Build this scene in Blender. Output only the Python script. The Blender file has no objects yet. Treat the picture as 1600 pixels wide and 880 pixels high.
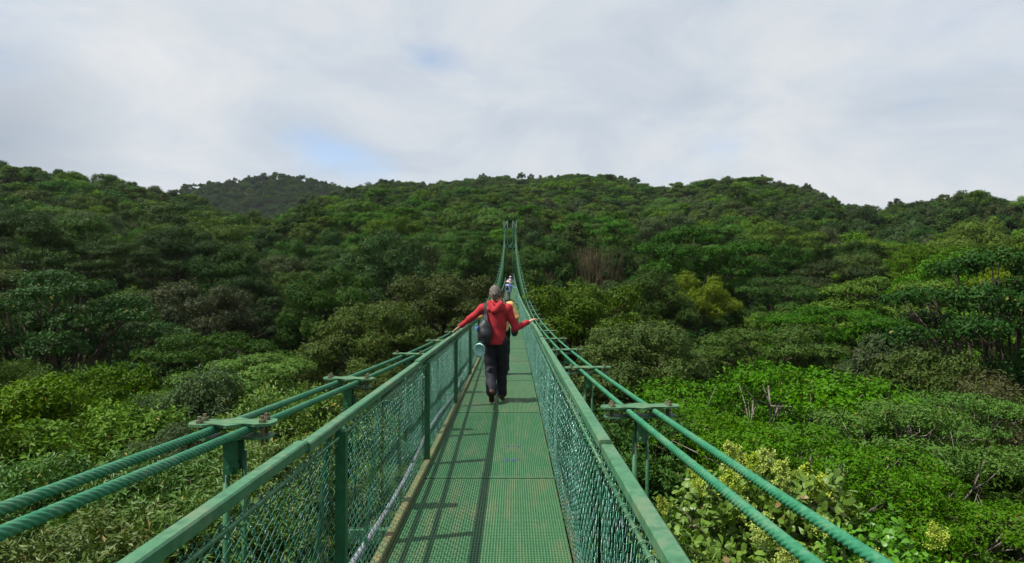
import bpy, math, random
import numpy as np
from mathutils import Vector, Matrix

# ------------------------------------------------------------------ camera, sky, sun, exposure
sc = bpy.context.scene
col = sc.collection
EYE = 1.65
FPX = 1067.0
cam_d = bpy.data.cameras.new("camera")
cam_d.sensor_width = 36.0
cam_d.lens = 24.0
cam_d.clip_start = 0.05
cam_d.clip_end = 9000
cam = bpy.data.objects.new("camera", cam_d)
cam.location = (0, 0, EYE)
cam.rotation_euler = (math.radians(90), 0, 0)
col.objects.link(cam)
sc.camera = cam

SUN_TRAVEL = Vector((0.63, 0.20, -1.04)).normalized()
to_sun = -SUN_TRAVEL
SUN_EL = math.asin(to_sun.z)
SUN_AZ = math.atan2(to_sun.x, to_sun.y)
sun_d = bpy.data.lights.new("sun", 'SUN')
sun_d.energy = 5.0
sun_d.angle = math.radians(0.53)
sun_d.color = (1.0, 0.955, 0.88)
sun = bpy.data.objects.new("sun", sun_d)
sun.rotation_euler = SUN_TRAVEL.to_track_quat('-Z', 'Y').to_euler()
sun.location = (0, 0, 60)
col.objects.link(sun)

world = bpy.data.worlds.new("World")
sc.world = world
world.use_nodes = True


class NT:
    """small helper round a node tree"""
    def __init__(self, tree):
        self.t = tree
        tree.nodes.clear()

    def n(self, typ, ins=None, **props):
        nd = self.t.nodes.new(typ)
        for k, v in props.items():
            setattr(nd, k, v)
        for k, v in (ins or {}).items():
            self.set(nd, k, v)
        return nd

    def set(self, nd, k, v):
        s = nd.inputs[k]
        if isinstance(v, bpy.types.NodeSocket):
            self.t.links.new(v, s)
        elif isinstance(v, bpy.types.Node):
            self.t.links.new(v.outputs[0], s)
        else:
            s.default_value = v

    def math(self, op, a, b=None, clamp=False):
        nd = self.n('ShaderNodeMath', {0: a}, operation=op)
        nd.use_clamp = clamp
        if b is not None:
            self.set(nd, 1, b)
        return nd.outputs[0]

    def ramp(self, fac, stops):
        nd = self.n('ShaderNodeValToRGB', {0: fac})
        cr = nd.color_ramp
        while len(cr.elements) < len(stops):
            cr.elements.new(0.5)
        for e, (p, c) in zip(cr.elements, stops):
            e.position = p
            e.color = tuple(c) + ((1,) if len(c) == 3 else ())
        return nd.outputs[0]

    def mix(self, fac, a, b, blend='MIX'):
        nd = self.n('ShaderNodeMix', data_type='RGBA', blend_type=blend)
        nd.clamp_factor = True
        self.set(nd, 0, fac)
        self.set(nd, 6, a if not isinstance(a, tuple) else tuple(a) + (1,) * (4 - len(a)))
        self.set(nd, 7, b if not isinstance(b, tuple) else tuple(b) + (1,) * (4 - len(b)))
        return nd.outputs[2]

    def noise(self, vec, scale, detail=4, rough=0.55, dist=0.0):
        nd = self.n('ShaderNodeTexNoise', {'Scale': scale, 'Detail': detail, 'Roughness': rough, 'Distortion': dist})
        if vec is not None:
            self.set(nd, 'Vector', vec)
        return nd.outputs[0]


def pdir(x, y):
    return Vector(((x - 800) / FPX, 1.0, (440 - y) / FPX)).normalized()


def build_world():
    w = NT(world.node_tree)
    tc = w.n('ShaderNodeTexCoord').outputs['Generated']
    sky = w.n('ShaderNodeTexSky', sky_type='NISHITA')
    sky.sun_disc = False
    sky.sun_elevation = SUN_EL
    sky.sun_rotation = SUN_AZ
    sky.altitude = 1500
    sky.air_density = 1.0
    sky.dust_density = 0.2
    bg_sky = w.n('ShaderNodeBackground', {0: sky.outputs[0], 1: 0.13})
    # cloud sheet: direction flattened on a plane so that clouds thin out towards the horizon
    sep = w.n('ShaderNodeSeparateXYZ', {0: tc})
    den = w.math('ADD', w.math('MAXIMUM', sep.outputs[2], 0.0), 0.32)
    px = w.math('DIVIDE', sep.outputs[0], den)
    py = w.math('DIVIDE', sep.outputs[1], den)
    pv = w.n('ShaderNodeCombineXYZ', {0: px, 1: py, 2: 0.0}).outputs[0]
    big = w.noise(pv, 1.15, 5, 0.5, 0.25)
    fine = w.noise(pv, 3.2, 6, 0.55, 0.3)
    cover = w.math('ADD', w.math('MULTIPLY', big, 0.7), w.math('MULTIPLY', fine, 0.3))
    # open places in the cloud sheet
    holes = None
    for (x, y, rad, amp) in ((668, 96, 0.07, 0.19), (520, 240, 0.12, 0.25), (740, 62, 0.22, 0.11), (1130, 0, 0.07, 0.10), (1150, 235, 0.10, 0.08)):
        d = pdir(x, y)
        sub = w.n('ShaderNodeVectorMath', {0: tc, 1: tuple(d)}, operation='SUBTRACT').outputs[0]
        sub = w.n('ShaderNodeVectorMath', {0: sub, 1: (1.0, 1.0, 2.0)}, operation='MULTIPLY').outputs[0]
        ln = w.n('ShaderNodeVectorMath', {0: sub}, operation='LENGTH').outputs['Value']
        g = w.math('MULTIPLY', w.math('SUBTRACT', 1.0, w.math('DIVIDE', ln, rad), clamp=True), amp)
        holes = g if holes is None else w.math('ADD', holes, g)
    cov2 = w.math('SUBTRACT', cover, holes)
    mask = w.n('ShaderNodeMapRange', {'Value': cov2, 'From Min': 0.18, 'From Max': 0.46, 'To Min': 0.25, 'To Max': 0.985},
               interpolation_type='SMOOTHSTEP').outputs[0]
    tone = w.noise(pv, 2.3, 9, 0.62, 0.5)
    tone2 = w.noise(w.n('ShaderNodeVectorMath', {0: pv, 1: (5.2, 1.3, 0)}, operation='ADD').outputs[0], 0.8, 3, 0.5, 0.0)
    tt = w.math('ADD', w.math('MULTIPLY', tone, 0.62), w.math('MULTIPLY', tone2, 0.38))
    ccol = w.ramp(tt, [(0.33, (0.53, 0.595, 0.675)), (0.44, (0.615, 0.675, 0.745)), (0.53, (0.70, 0.738, 0.775)), (0.66, (0.80, 0.815, 0.825))])
    # a heavier bank of cloud low in the left
    sub = w.n('ShaderNodeVectorMath', {0: tc, 1: tuple(pdir(0, 222))}, operation='SUBTRACT').outputs[0]
    ln = w.n('ShaderNodeVectorMath', {0: sub}, operation='LENGTH').outputs['Value']
    bank = w.math('MULTIPLY', w.math('SUBTRACT', 1.0, w.math('DIVIDE', ln, 0.15), clamp=True), 0.95)
    ccol = w.mix(bank, ccol, (0.40, 0.46, 0.54))
    bg_c = w.n('ShaderNodeBackground', {0: ccol, 1: 0.715})
    mx = w.n('ShaderNodeMixShader', {0: mask, 1: bg_sky.outputs[0], 2: bg_c.outputs[0]})
    out = w.n('ShaderNodeOutputWorld', {0: mx.outputs[0]})


build_world()
sc.view_settings.view_transform = 'Standard'
sc.view_settings.look = 'None'
sc.view_settings.gamma = 1.0
sc.view_settings.use_curve_mapping = False
sc.view_settings.exposure = 0.5
sc.cycles.max_bounces = 4
sc.cycles.diffuse_bounces = 2
sc.cycles.glossy_bounces = 2
sc.cycles.transmission_bounces = 3
sc.cycles.transparent_max_bounces = 4
sc.cycles.volume_bounces = 0
sc.cycles.use_denoising = True
sc.cycles.denoiser = 'OPENIMAGEDENOISE'
sc.cycles.use_adaptive_sampling = False
sc.cycles.caustics_reflective = False
sc.cycles.caustics_refractive = False
sc.cycles.sample_clamp_indirect = 4.0

# ------------------------------------------------------------------ materials
MATS = {}


def surf(name, fn):
    m = bpy.data.materials.new(name)
    m.use_nodes = True
    t = NT(m.node_tree)
    out = t.n('ShaderNodeOutputMaterial')
    t.set(out, 'Surface', fn(t))
    MATS[name] = m
    return m


def paint(name, base, light, rust_amt=0.5, rough=0.42, rust=(0.16, 0.085, 0.04), scale=3.0):
    def fn(t):
        tc = t.n('ShaderNodeTexCoord').outputs['Object']
        geo = t.n('ShaderNodeNewGeometry').outputs['Position']
        a = t.noise(geo, scale, 6, 0.6)
        b = t.noise(geo, scale * 9, 5, 0.65)
        c0 = t.mix(t.ramp(a, [(0.32, (0, 0, 0)), (0.68, (1, 1, 1))]), tuple(base), tuple(light))
        dirt = t.ramp(b, [(0.36, (0.55, 0.56, 0.52)), (0.58, (1, 1, 1))])
        c1 = t.mix(0.75, c0, dirt, 'MULTIPLY')
        rs = t.math('MULTIPLY', t.ramp(t.math('ADD', t.math('MULTIPLY', a, 0.5), t.math('MULTIPLY', b, 0.5)),
                                       [(0.50, (0, 0, 0)), (0.66, (1, 1, 1))]), rust_amt)
        c2 = t.mix(rs, c1, tuple(rust))
        bump = t.n('ShaderNodeBump', {'Height': b, 'Strength': 0.15, 'Distance': 0.004}).outputs[0]
        r = t.math('ADD', rough, t.math('MULTIPLY', b, 0.25))
        return t.n('ShaderNodeBsdfPrincipled', {'Base Color': c2, 'Roughness': r, 'Normal': bump, 'Specular IOR Level': 0.4}).outputs[0]
    return surf(name, fn)


paint('rail_paint', (0.036, 0.148, 0.068), (0.066, 0.187, 0.095), 0.6, 0.42, (0.15, 0.13, 0.08), 2.2)
paint('post_paint', (0.014, 0.10, 0.04), (0.026, 0.14, 0.056), 0.25, 0.40)
paint('cable_paint', (0.015, 0.150, 0.070), (0.030, 0.215, 0.108), 0.45, 0.40, (0.17, 0.13, 0.09), 5.0)
paint('clamp_paint', (0.05, 0.15, 0.07), (0.075, 0.185, 0.085), 0.5, 0.5)
paint('bolt_rust', (0.14, 0.09, 0.06), (0.10, 0.17, 0.08), 0.8, 0.6)
paint('kerb_paint', (0.085, 0.125, 0.048), (0.13, 0.15, 0.065), 0.75, 0.55, (0.22, 0.14, 0.06), 5.0)


def wire_fn(t):
    geo = t.n('ShaderNodeNewGeometry').outputs['Position']
    a = t.noise(geo, 3.0, 5, 0.6)
    b = t.noise(geo, 26.0, 3, 0.6)
    c = t.mix(t.ramp(a, [(0.35, (0, 0, 0)), (0.65, (1, 1, 1))]), (0.030, 0.15, 0.085), (0.085, 0.27, 0.20))
    c = t.mix(t.ramp(b, [(0.53, (0, 0, 0)), (0.66, (1, 1, 1))]), c, (0.26, 0.38, 0.38))  # pale galvanised patches in the colour, doubling as painted highlights on the wire
    return t.n('ShaderNodeBsdfPrincipled', {'Base Color': c, 'Roughness': 0.28, 'Metallic': 0.35, 'Specular IOR Level': 0.5}).outputs[0]


surf('wire_paint', wire_fn)
paint('tower_paint', (0.022, 0.10, 0.055), (0.035, 0.14, 0.07), 0.2, 0.5)
paint('finial_paint', (0.22, 0.38, 0.30), (0.28, 0.44, 0.36), 0.1, 0.5)
paint('pipe_plastic', (0.20, 0.20, 0.25), (0.27, 0.27, 0.33), 0.2, 0.4)


def deck_fn(t):
    geo = t.n('ShaderNodeNewGeometry').outputs['Position']
    oi = t.n('ShaderNodeObjectInfo').outputs['Random']
    a = t.noise(geo, 1.3, 5, 0.6, 0.3)
    stretch = t.n('ShaderNodeVectorMath', {0: geo, 1: (9.0, 0.8, 1.0)}, operation='MULTIPLY').outputs[0]
    b = t.noise(stretch, 1.6, 5, 0.6)
    c = t.noise(geo, 38.0, 3, 0.6)
    c0 = t.mix(t.ramp(a, [(0.35, (0, 0, 0)), (0.65, (1, 1, 1))]), (0.041, 0.156, 0.068), (0.062, 0.178, 0.083))
    c0 = t.mix(t.math('MULTIPLY', oi, 0.45), c0, (0.030, 0.130, 0.048))
    oi2 = t.math('FRACT', t.math('MULTIPLY', oi, 5.37))
    c0 = t.mix(t.math('MULTIPLY', oi2, 0.25), c0, (0.11, 0.155, 0.062))
    wear = t.ramp(b, [(0.48, (0, 0, 0)), (0.66, (1, 1, 1))])
    c1 = t.mix(t.math('MULTIPLY', wear, 0.34), c0, (0.145, 0.18, 0.088))
    rs = t.math('MULTIPLY', t.ramp(t.math('ADD', t.math('MULTIPLY', a, 0.45), t.math('MULTIPLY', b, 0.55)),
                                   [(0.52, (0, 0, 0)), (0.70, (1, 1, 1))]), 0.42)
    c2 = t.mix(rs, c1, (0.18, 0.135, 0.07))
    c3 = t.mix(0.6, c2, t.ramp(c, [(0.3, (0.6, 0.6, 0.6)), (0.6, (1, 1, 1))]), 'MULTIPLY')
    return t.n('ShaderNodeBsdfPrincipled', {'Base Color': c3, 'Roughness': 0.55, 'Specular IOR Level': 0.35}).outputs[0]


surf('deck_paint', deck_fn)


def plain(name, c, rough=0.7, var=0.25, scale=30.0, spec=0.3, bump=0.0):
    def fn(t):
        tc = t.n('ShaderNodeTexCoord').outputs['Object']
        a = t.noise(tc, scale, 4, 0.6)
        d = tuple(x * (1 - var) for x in c)
        l = tuple(min(1, x * (1 + var)) for x in c)
        cc = t.mix(t.ramp(a, [(0.35, (0, 0, 0)), (0.65, (1, 1, 1))]), d, l)
        ins = {'Base Color': cc, 'Roughness': rough, 'Specular IOR Level': spec}
        if bump:
            ins['Normal'] = t.n('ShaderNodeBump', {'Height': t.noise(tc, scale * 4, 3), 'Strength': bump, 'Distance': 0.01}).outputs[0]
        return t.n('ShaderNodeBsdfPrincipled', ins).outputs[0]
    return surf(name, fn)


plain('red_fleece', (0.34, 0.028, 0.036), 0.85, 0.12, 12, 0.15, 0.3)
plain('navy_cloth', (0.011, 0.011, 0.019), 0.75, 0.2, 10, 0.3, 0.3)
plain('black_nylon', (0.012, 0.012, 0.016), 0.5, 0.3, 14, 0.45, 0.3)
plain('skin', (0.42, 0.22, 0.15), 0.55, 0.1, 20)
plain('grey_hair', (0.12, 0.105, 0.09), 0.6, 0.4, 60, 0.3, 0.6)
plain('dark_hair', (0.03, 0.02, 0.015), 0.6, 0.4, 60, 0.3, 0.6)
plain('leather_shoe', (0.05, 0.018, 0.014), 0.5, 0.3, 20)
plain('cyan_cap', (0.45, 0.72, 0.72), 0.5, 0.08, 10)
plain('blue_patch', (0.05, 0.13, 0.42), 0.5, 0.1, 10)
plain('peach_shirt', (0.62, 0.36, 0.15), 0.85, 0.1, 12, 0.15, 0.2)
plain('sky_shirt', (0.33, 0.43, 0.75), 0.85, 0.1, 12, 0.15, 0.2)
plain('straw_hat', (0.62, 0.56, 0.40), 0.85, 0.1, 40)
plain('grey_cloth', (0.20, 0.20, 0.21), 0.85, 0.15, 12)
plain('maroon_cloth', (0.20, 0.015, 0.03), 0.85, 0.15, 12)
plain('white_cloth', (0.62, 0.62, 0.66), 0.85, 0.08, 12)
plain('eye_dark', (0.02, 0.015, 0.01), 0.2, 0.1, 10)
plain('sole_rubber', (0.05, 0.035, 0.03), 0.7, 0.2, 10)
plain('deck_mark', (0.05, 0.045, 0.16), 0.7, 0.3, 40)


def pattern_fn(t):
    tc = t.n('ShaderNodeTexCoord').outputs['Object']
    v = t.n('ShaderNodeTexVoronoi', {'Vector': tc, 'Scale': 16.0})
    c = t.ramp(v.outputs['Color'], [(0.25, (0.55, 0.16, 0.22)), (0.45, (0.62, 0.60, 0.64)), (0.7, (0.20, 0.16, 0.36))])
    return t.n('ShaderNodeBsdfPrincipled', {'Base Color': c, 'Roughness': 0.8}).outputs[0]


surf('print_shirt', pattern_fn)


def leaf_mat(name, dark, light, old=(0.16, 0.13, 0.03), rough=0.5, transl=0.16, spec=0.1, oldamt=0.03, objvar=0.6, huevar=0.045):
    def fn(t):
        at = t.n('ShaderNodeAttribute', attribute_name='tint').outputs['Fac']
        rnd = t.n('ShaderNodeObjectInfo').outputs['Random']
        c = t.mix(at, tuple(dark), tuple(light))
        c = t.mix(t.ramp(at, [(1.0 - oldamt, (0, 0, 0)), (1.0 - oldamt * 0.5, (1, 1, 1))]), c, tuple(old))
        hs = t.n('ShaderNodeHueSaturation', {'Color': c})
        t.set(hs, 'Hue', t.math('ADD', 0.5, t.math('MULTIPLY', t.math('SUBTRACT', rnd, 0.62), huevar)))
        rn2 = t.math('FRACT', t.math('MULTIPLY', rnd, 7.13))
        t.set(hs, 'Value', t.math('ADD', 1.0 - objvar * 0.5, t.math('MULTIPLY', rn2, objvar)))
        rn3 = t.math('FRACT', t.math('MULTIPLY', rnd, 3.77))
        t.set(hs, 'Saturation', t.math('ADD', 0.92, t.math('MULTIPLY', rn3, 0.22)))
        p = t.n('ShaderNodeBsdfPrincipled', {'Base Color': hs.outputs[0], 'Roughness': rough, 'Specular IOR Level': spec})
        tr = t.n('ShaderNodeBsdfTranslucent', {'Color': t.mix(1.0, hs.outputs[0], (1.25, 1.35, 0.6), 'MULTIPLY')})
        return t.n('ShaderNodeMixShader', {0: transl, 1: p.outputs[0], 2: tr.outputs[0]}).outputs[0]
    return surf(name, fn)


# species: dark, light
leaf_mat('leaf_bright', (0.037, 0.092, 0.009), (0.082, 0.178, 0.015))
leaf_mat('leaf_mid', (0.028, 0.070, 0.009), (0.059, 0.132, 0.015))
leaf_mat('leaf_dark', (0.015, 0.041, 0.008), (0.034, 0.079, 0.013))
leaf_mat('leaf_grey', (0.034, 0.060, 0.020), (0.072, 0.108, 0.040))
leaf_mat('leaf_olive', (0.029, 0.058, 0.009), (0.063, 0.110, 0.017))
leaf_mat('leaf_lime', (0.070, 0.125, 0.012), (0.130, 0.215, 0.024))
leaf_mat('leaf_brown', (0.046, 0.050, 0.018), (0.084, 0.084, 0.032))
leaf_mat('leaf_near', (0.036, 0.102, 0.009), (0.080, 0.192, 0.016), objvar=0.14, huevar=0.012)
leaf_mat('leaf_rosette', (0.040, 0.098, 0.011), (0.094, 0.182, 0.024), old=(0.24, 0.19, 0.03), spec=0.25, rough=0.5, objvar=0.3)
leaf_mat('leaf_gloss', (0.050, 0.145, 0.010), (0.105, 0.245, 0.020), spec=0.35, rough=0.4, objvar=0.2)
leaf_mat('flower', (0.22, 0.31, 0.05), (0.40, 0.48, 0.11), transl=0.2, oldamt=0.01, objvar=0.2, huevar=0.01)
leaf_mat('dry_stem', (0.10, 0.085, 0.05), (0.19, 0.17, 0.10), transl=0.1)
plain('bark', (0.075, 0.060, 0.045), 0.9, 0.5, 3.0, 0.1, 0.5)
plain('pale_bark', (0.17, 0.155, 0.13), 0.9, 0.4, 3.0, 0.1, 0.5)


def ground_fn(t):
    geo = t.n('ShaderNodeNewGeometry').outputs['Position']
    a = t.noise(geo, 0.12, 8, 0.65)
    c = t.ramp(a, [(0.3, (0.020, 0.018, 0.010)), (0.5, (0.022, 0.034, 0.012)), (0.7, (0.034, 0.055, 0.016))])
    b = t.n('ShaderNodeBump', {'Height': t.noise(geo, 0.8, 6, 0.7), 'Strength': 0.8, 'Distance': 0.6}).outputs[0]
    return t.n('ShaderNodeBsdfPrincipled', {'Base Color': c, 'Roughness': 0.95, 'Normal': b, 'Specular IOR Level': 0.1}).outputs[0]


surf('forest_floor', ground_fn)

# ------------------------------------------------------------------ mesh helpers


def make_mesh(name, V, F, mat, tint=None, smooth=False):
    """V (n,3) array, F (m,3|4) array or list of arrays"""
    me = bpy.data.meshes.new(name)
    V = np.asarray(V, dtype=np.float32)
    Fs = F if isinstance(F, list) else [F]
    Fs = [np.asarray(f, dtype=np.int32) for f in Fs if len(f)]
    loops = np.concatenate([f.ravel() for f in Fs])
    sizes = np.concatenate([np.full(len(f), f.shape[1], dtype=np.int32) for f in Fs])
    starts = np.concatenate([[0], np.cumsum(sizes)[:-1]]).astype(np.int32)
    me.vertices.add(len(V))
    me.vertices.foreach_set('co', V.ravel())
    me.loops.add(len(loops))
    me.loops.foreach_set('vertex_index', loops)
    me.polygons.add(len(sizes))
    me.polygons.foreach_set('loop_start', starts)
    me.polygons.foreach_set('loop_total', sizes)
    me.polygons.foreach_set('use_smooth', np.full(len(sizes), bool(smooth)))
    if tint is not None:
        a = me.attributes.new('tint', 'FLOAT', 'FACE')
        a.data.foreach_set('value', np.asarray(tint, dtype=np.float32))
    me.update(calc_edges=True)
    if mat is not None:
        me.materials.append(MATS[mat])
    return me


def link(name, me, parent=None, loc=None, rot=None, **tags):
    o = bpy.data.objects.new(name, me)
    col.objects.link(o)
    if parent is not None:
        o.parent = parent
    if loc is not None:
        o.location = loc
    if rot is not None:
        o.rotation_euler = rot
    for k, v in tags.items():
        o[k] = v
    return o


class MB:
    """collects simple solids into one mesh"""
    def __init__(self):
        self.V, self.Q, self.T, self.n = [], [], [], 0

    def add(self, V, Q=None, T=None):
        V = np.asarray(V, float)
        if Q is not None and len(Q):
            self.Q.append(np.asarray(Q, int) + self.n)
        if T is not None and len(T):
            self.T.append(np.asarray(T, int) + self.n)
        self.V.append(V)
        self.n += len(V)

    def prism(self, prof, a, b, right, up):
        """extrude profile [(u,v)...] (ccw seen from b) from a to b"""
        a, b, right, up = (np.asarray(x, float) for x in (a, b, right, up))
        if np.dot(np.cross(right, up), b - a) < 0:
            prof = prof[::-1]
        k = len(prof)
        P = np.array([right * u + up * v for u, v in prof])
        V = np.concatenate([P + a, P + b])
        i = np.arange(k)
        j = (i + 1) % k
        Q = np.stack([i, j, j + k, i + k], 1)
        self.add(V, Q)
        base = self.n - 2 * k
        c0 = [(base, base + q + 1, base + q) for q in range(1, k - 1)]
        c1 = [(base + k, base + k + q, base + k + q + 1) for q in range(1, k - 1)]
        self.T.append(np.array(c0 + c1, int))

    def box(self, c, s, ch=0.0, R=None):
        """box centred at c with sizes s, chamfered along local y"""
        hx, hy, hz = s[0] / 2, s[1] / 2, s[2] / 2
        if ch:
            prof = [(-hx + ch, -hz), (hx - ch, -hz), (hx, -hz + ch), (hx, hz - ch), (hx - ch, hz), (-hx + ch, hz), (-hx, hz - ch), (-hx, -hz + ch)]
        else:
            prof = [(-hx, -hz), (hx, -hz), (hx, hz), (-hx, hz)]
        R = np.eye(3) if R is None else np.asarray(R, float)
        c = np.asarray(c, float)
        self.prism(prof, c - R[:, 1] * hy, c + R[:, 1] * hy, R[:, 0], R[:, 2])

    def tube(self, P, r, k=6, cap=True):
        P = np.asarray(P, float)
        n = len(P)
        r = np.full(n, r) if np.isscalar(r) else np.asarray(r, float)
        Tn = np.gradient(P, axis=0)
        Tn /= np.linalg.norm(Tn, axis=1, keepdims=True) + 1e-12
        ref = np.array([0.0, 0, 1.0])
        if abs(np.mean(Tn[:, 2])) > 0.85:
            ref = np.array([1.0, 0, 0])
        U = np.cross(Tn, ref)
        U /= np.linalg.norm(U, axis=1, keepdims=True) + 1e-12
        W = np.cross(U, Tn)
        th = np.arange(k) * 2 * math.pi / k
        V = P[:, None, :] + r[:, None, None] * (np.cos(th)[None, :, None] * U[:, None, :] + np.sin(th)[None, :, None] * W[:, None, :])
        i = np.arange(n - 1)[:, None] * k
        j = np.arange(k)[None, :]
        j2 = (j + 1) % k
        Q = np.stack([i + j, i + j2, i + k + j2, i + k + j], -1).reshape(-1, 4)
        base = self.n
        self.add(V.reshape(-1, 3), Q)
        if cap:
            self.T.append(np.array([(base, base + q + 1, base + q) for q in range(1, k - 1)] +
                                   [(base + (n - 1) * k, base + (n - 1) * k + q, base + (n - 1) * k + q + 1) for q in range(1, k - 1)], int))

    def mesh(self, name, mat, smooth=False):
        F = []
        if self.Q:
            F.append(np.concatenate(self.Q))
        if self.T:
            F.append(np.concatenate(self.T))
        return make_mesh(name, np.concatenate(self.V), F, mat, smooth=smooth)

    def build(self, name, mat, parent=None, smooth=False, **tags):
        return link(name, self.mesh(name, mat, smooth), parent, **tags)


def nrm(a):
    return a / (np.linalg.norm(a, axis=-1, keepdims=True) + 1e-12)


# ------------------------------------------------------------------ the lie of the land
_SX = np.array([-2500, -600, 0, 60, 130, 200, 290, 340, 420, 505, 560, 620, 660, 740, 870, 950, 975, 1010, 1060, 1140, 1190, 1260, 1310, 1360, 1420, 1490, 1560, 1600, 2200, 4000], float)
_SY = np.array([250, 250, 262, 268, 282, 291, 301, 331, 346, 316, 297, 289, 288, 281, 280, 282, 287, 288, 293, 290, 287, 294, 316, 327, 321, 310, 321, 325, 300, 300], float)
_SR = np.array([300, 300, 300, 300, 300, 305, 315, 310, 310, 340, 470, 560, 580, 580, 560, 560, 560, 560, 560, 560, 560, 560, 520, 480, 440, 430, 430, 430, 430, 430], float)
_NR = np.array([0, 8, 12, 20, 30, 45, 60], float)
_NZ = np.array([-6.3, -5.9, -5.5, -5.3, -4.9, -3.8, -1.4], float)


def canopy(X, Y):
    """height of the forest roof"""
    X = np.asarray(X, float)
    Y = np.asarray(Y, float)
    r = np.hypot(X, Y) + 1e-6
    Yf = np.maximum(np.abs(Y), 0.16 * r)
    xp = 800 + FPX * X / Yf
    ysk = np.interp(xp, _SX, _SY)
    R = np.interp(xp, _SX, _SR)
    near = np.interp(r, _NR, _NZ)
    t0 = -1.4 / 60
    cosz = np.cos(np.arctan2(X, np.abs(Y)))
    tsk = (440 - ysk) / FPX * np.maximum(cosz, 0.5)
    s = np.clip(np.log(np.maximum(r, 60) / 60) / np.log(R / 60), 0, 1.0)
    far = (t0 + (tsk - t0) * s ** 0.62) * np.minimum(r, R) - np.maximum(r - R, 0) * 0.22
    z = np.where(r < 60, near, far)
    amp = np.clip((r - 90) / 150, 0, 1) * np.minimum(r, 420) * 0.011 * np.clip((R - r) / 120, 0.15, 1)
    z = z + amp * (np.sin(X * 0.034 + 0.011 * Y + 0.6) + 0.8 * np.sin(X * 0.058 - Y * 0.021 + 2.0) + 0.6 * np.sin(Y * 0.05 + X * 0.02))
    mound_t = np.interp(xp, [200, 290, 350, 420, 470, 510, 560, 640], [380, 303, 294, 282, 280, 289, 302, 340])
    mz = (440 - mound_t) / FPX * 900 * np.clip(1 - np.abs(r - 900) / 260, 0, 1) ** 0.5 - 60 * (np.abs(r - 900) / 260)
    z = np.where((np.abs(r - 900) < 260) & (xp > 150) & (xp < 700) & (Y > 0), np.maximum(z, mz), z)
    return z + EYE


def ground_z(X, Y):
    r = np.hypot(X, Y)
    g = canopy(X, Y) - 13.5 + np.clip((r - 150) / 300, 0, 1) * 6.5
    # knoll carrying the far tower of the bridge
    k = np.exp(-((np.asarray(X) + 0.3) ** 2 + (np.asarray(Y) - 116) ** 2) / 9.0 ** 2)
    return g * (1 - k) + k * np.maximum(g, 1.55)


def build_ground():
    rr = np.concatenate([np.linspace(0.5, 60, 30), np.linspace(64, 700, 110), np.linspace(715, 1250, 40), [1500, 2000, 3000, 5000]])
    na = 288
    th = np.arange(na) * 2 * math.pi / na
    R, T = np.meshgrid(rr, th, indexing='ij')
    X, Y = R * np.sin(T), R * np.cos(T)
    Z = ground_z(X, Y)
    Z = np.where(R > 1300, -60, Z)
    V = np.stack([X, Y, Z], -1).reshape(-1, 3)
    i = np.arange(len(rr) - 1)[:, None] * na
    j = np.arange(na)[None, :]
    j2 = (j + 1) % na
    Q = np.stack([i + j, i + na + j, i + na + j2, i + j2], -1).reshape(-1, 4)
    c = len(V)
    V = np.concatenate([V, [[0, 0, float(ground_z(np.array(0.), np.array(0.01)))]]])
    T3 = np.stack([np.arange(na), (np.arange(na) + 1) % na, np.full(na, c)], 1)
    Q = Q[:, ::-1]
    link('ground', make_mesh('ground', V, [Q, T3], 'forest_floor', smooth=True), kind='structure')


build_ground()

# ------------------------------------------------------------------ the bridge
_DY = np.array([-14, -8, 0, 4.2, 6.2, 9.75, 16.5, 27.5, 40, 58, 75, 90, 110], float)
_DZ = np.array([.34, .17, 0, -.08, -.115, -.17, -.225, -.28, -.22, 0, .40, .95, 1.95], float)
_DP = np.polyfit(_DY / 100, _DZ, 5)


def deck_z(y):
    return np.polyval(_DP, np.asarray(y, float) / 100)


def cx(y):
    y = np.asarray(y, float)
    return -0.22 + 0.0028 * y - 3.3e-5 * y * y


def cable_z(y):
    y = np.asarray(y, float)
    return 0.38 + 0.0013 * (y - 23) ** 2


def cable_off(y):
    y = np.asarray(y, float)
    s = np.clip((y - 45) / 65, 0, 1)
    return 1.02 - 0.22 * s * s * (3 - 2 * s)


TOWER_Y = 110.0
PAN = 3.3
JOINTS = 2.8 + PAN * np.arange(-4, 33)
JOINTS = JOINTS[JOINTS < TOWER_Y + 0.5]
RAIL_H = {-1: 1.045, 1: 1.045}
HALF = 0.58
SIDE = {-1: 0.650, 1: 0.602}      # fence line to the deck's middle

bridge = link('suspension_bridge', None, loc=(0, 0, 0),
              label='long green steel hanging footbridge with chain link sides crossing the valley to a tower', category='bridge')


def frame_at(k):
    y0, y1 = JOINTS[k], JOINTS[k + 1]
    a = Vector((float(cx(y0)), y0, float(deck_z(y0))))
    b = Vector((float(cx(y1)), y1, float(deck_z(y1))))
    d = (b - a)
    L = d.length
    d.normalize()
    yaw = math.atan2(-d.x, d.y)
    pitch = math.asin(d.z)
    return a, L, pitch, yaw


def deck_meshes():
    # plate
    m = MB()
    m.box((0, PAN / 2, -0.012), (2 * HALF, PAN - 0.008, 0.02))
    plate = m.mesh('deck_panel', 'deck_paint')
    g = MB()
    nx, ny = 60, 112
    for i in range(nx + 1):
        x = -HALF + 0.012 + (2 * HALF - 0.024) * i / nx
        g.box((x, PAN / 2, 0.0015), (0.0075, PAN - 0.06, 0.007))
    for j in range(ny + 1):
        y = 0.035 + (PAN - 0.07) * j / ny
        g.box((0, y, 0.0002), (2 * HALF - 0.03, 0.009, 0.0056))
    grid = g.mesh('tread_grid', 'deck_paint')
    e = MB()
    e.box((0, 0.012, 0.002), (2 * HALF + 0.02, 0.018, 0.016))
    edge = e.mesh('end_strip', 'clamp_paint')
    return plate, grid, edge


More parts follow.
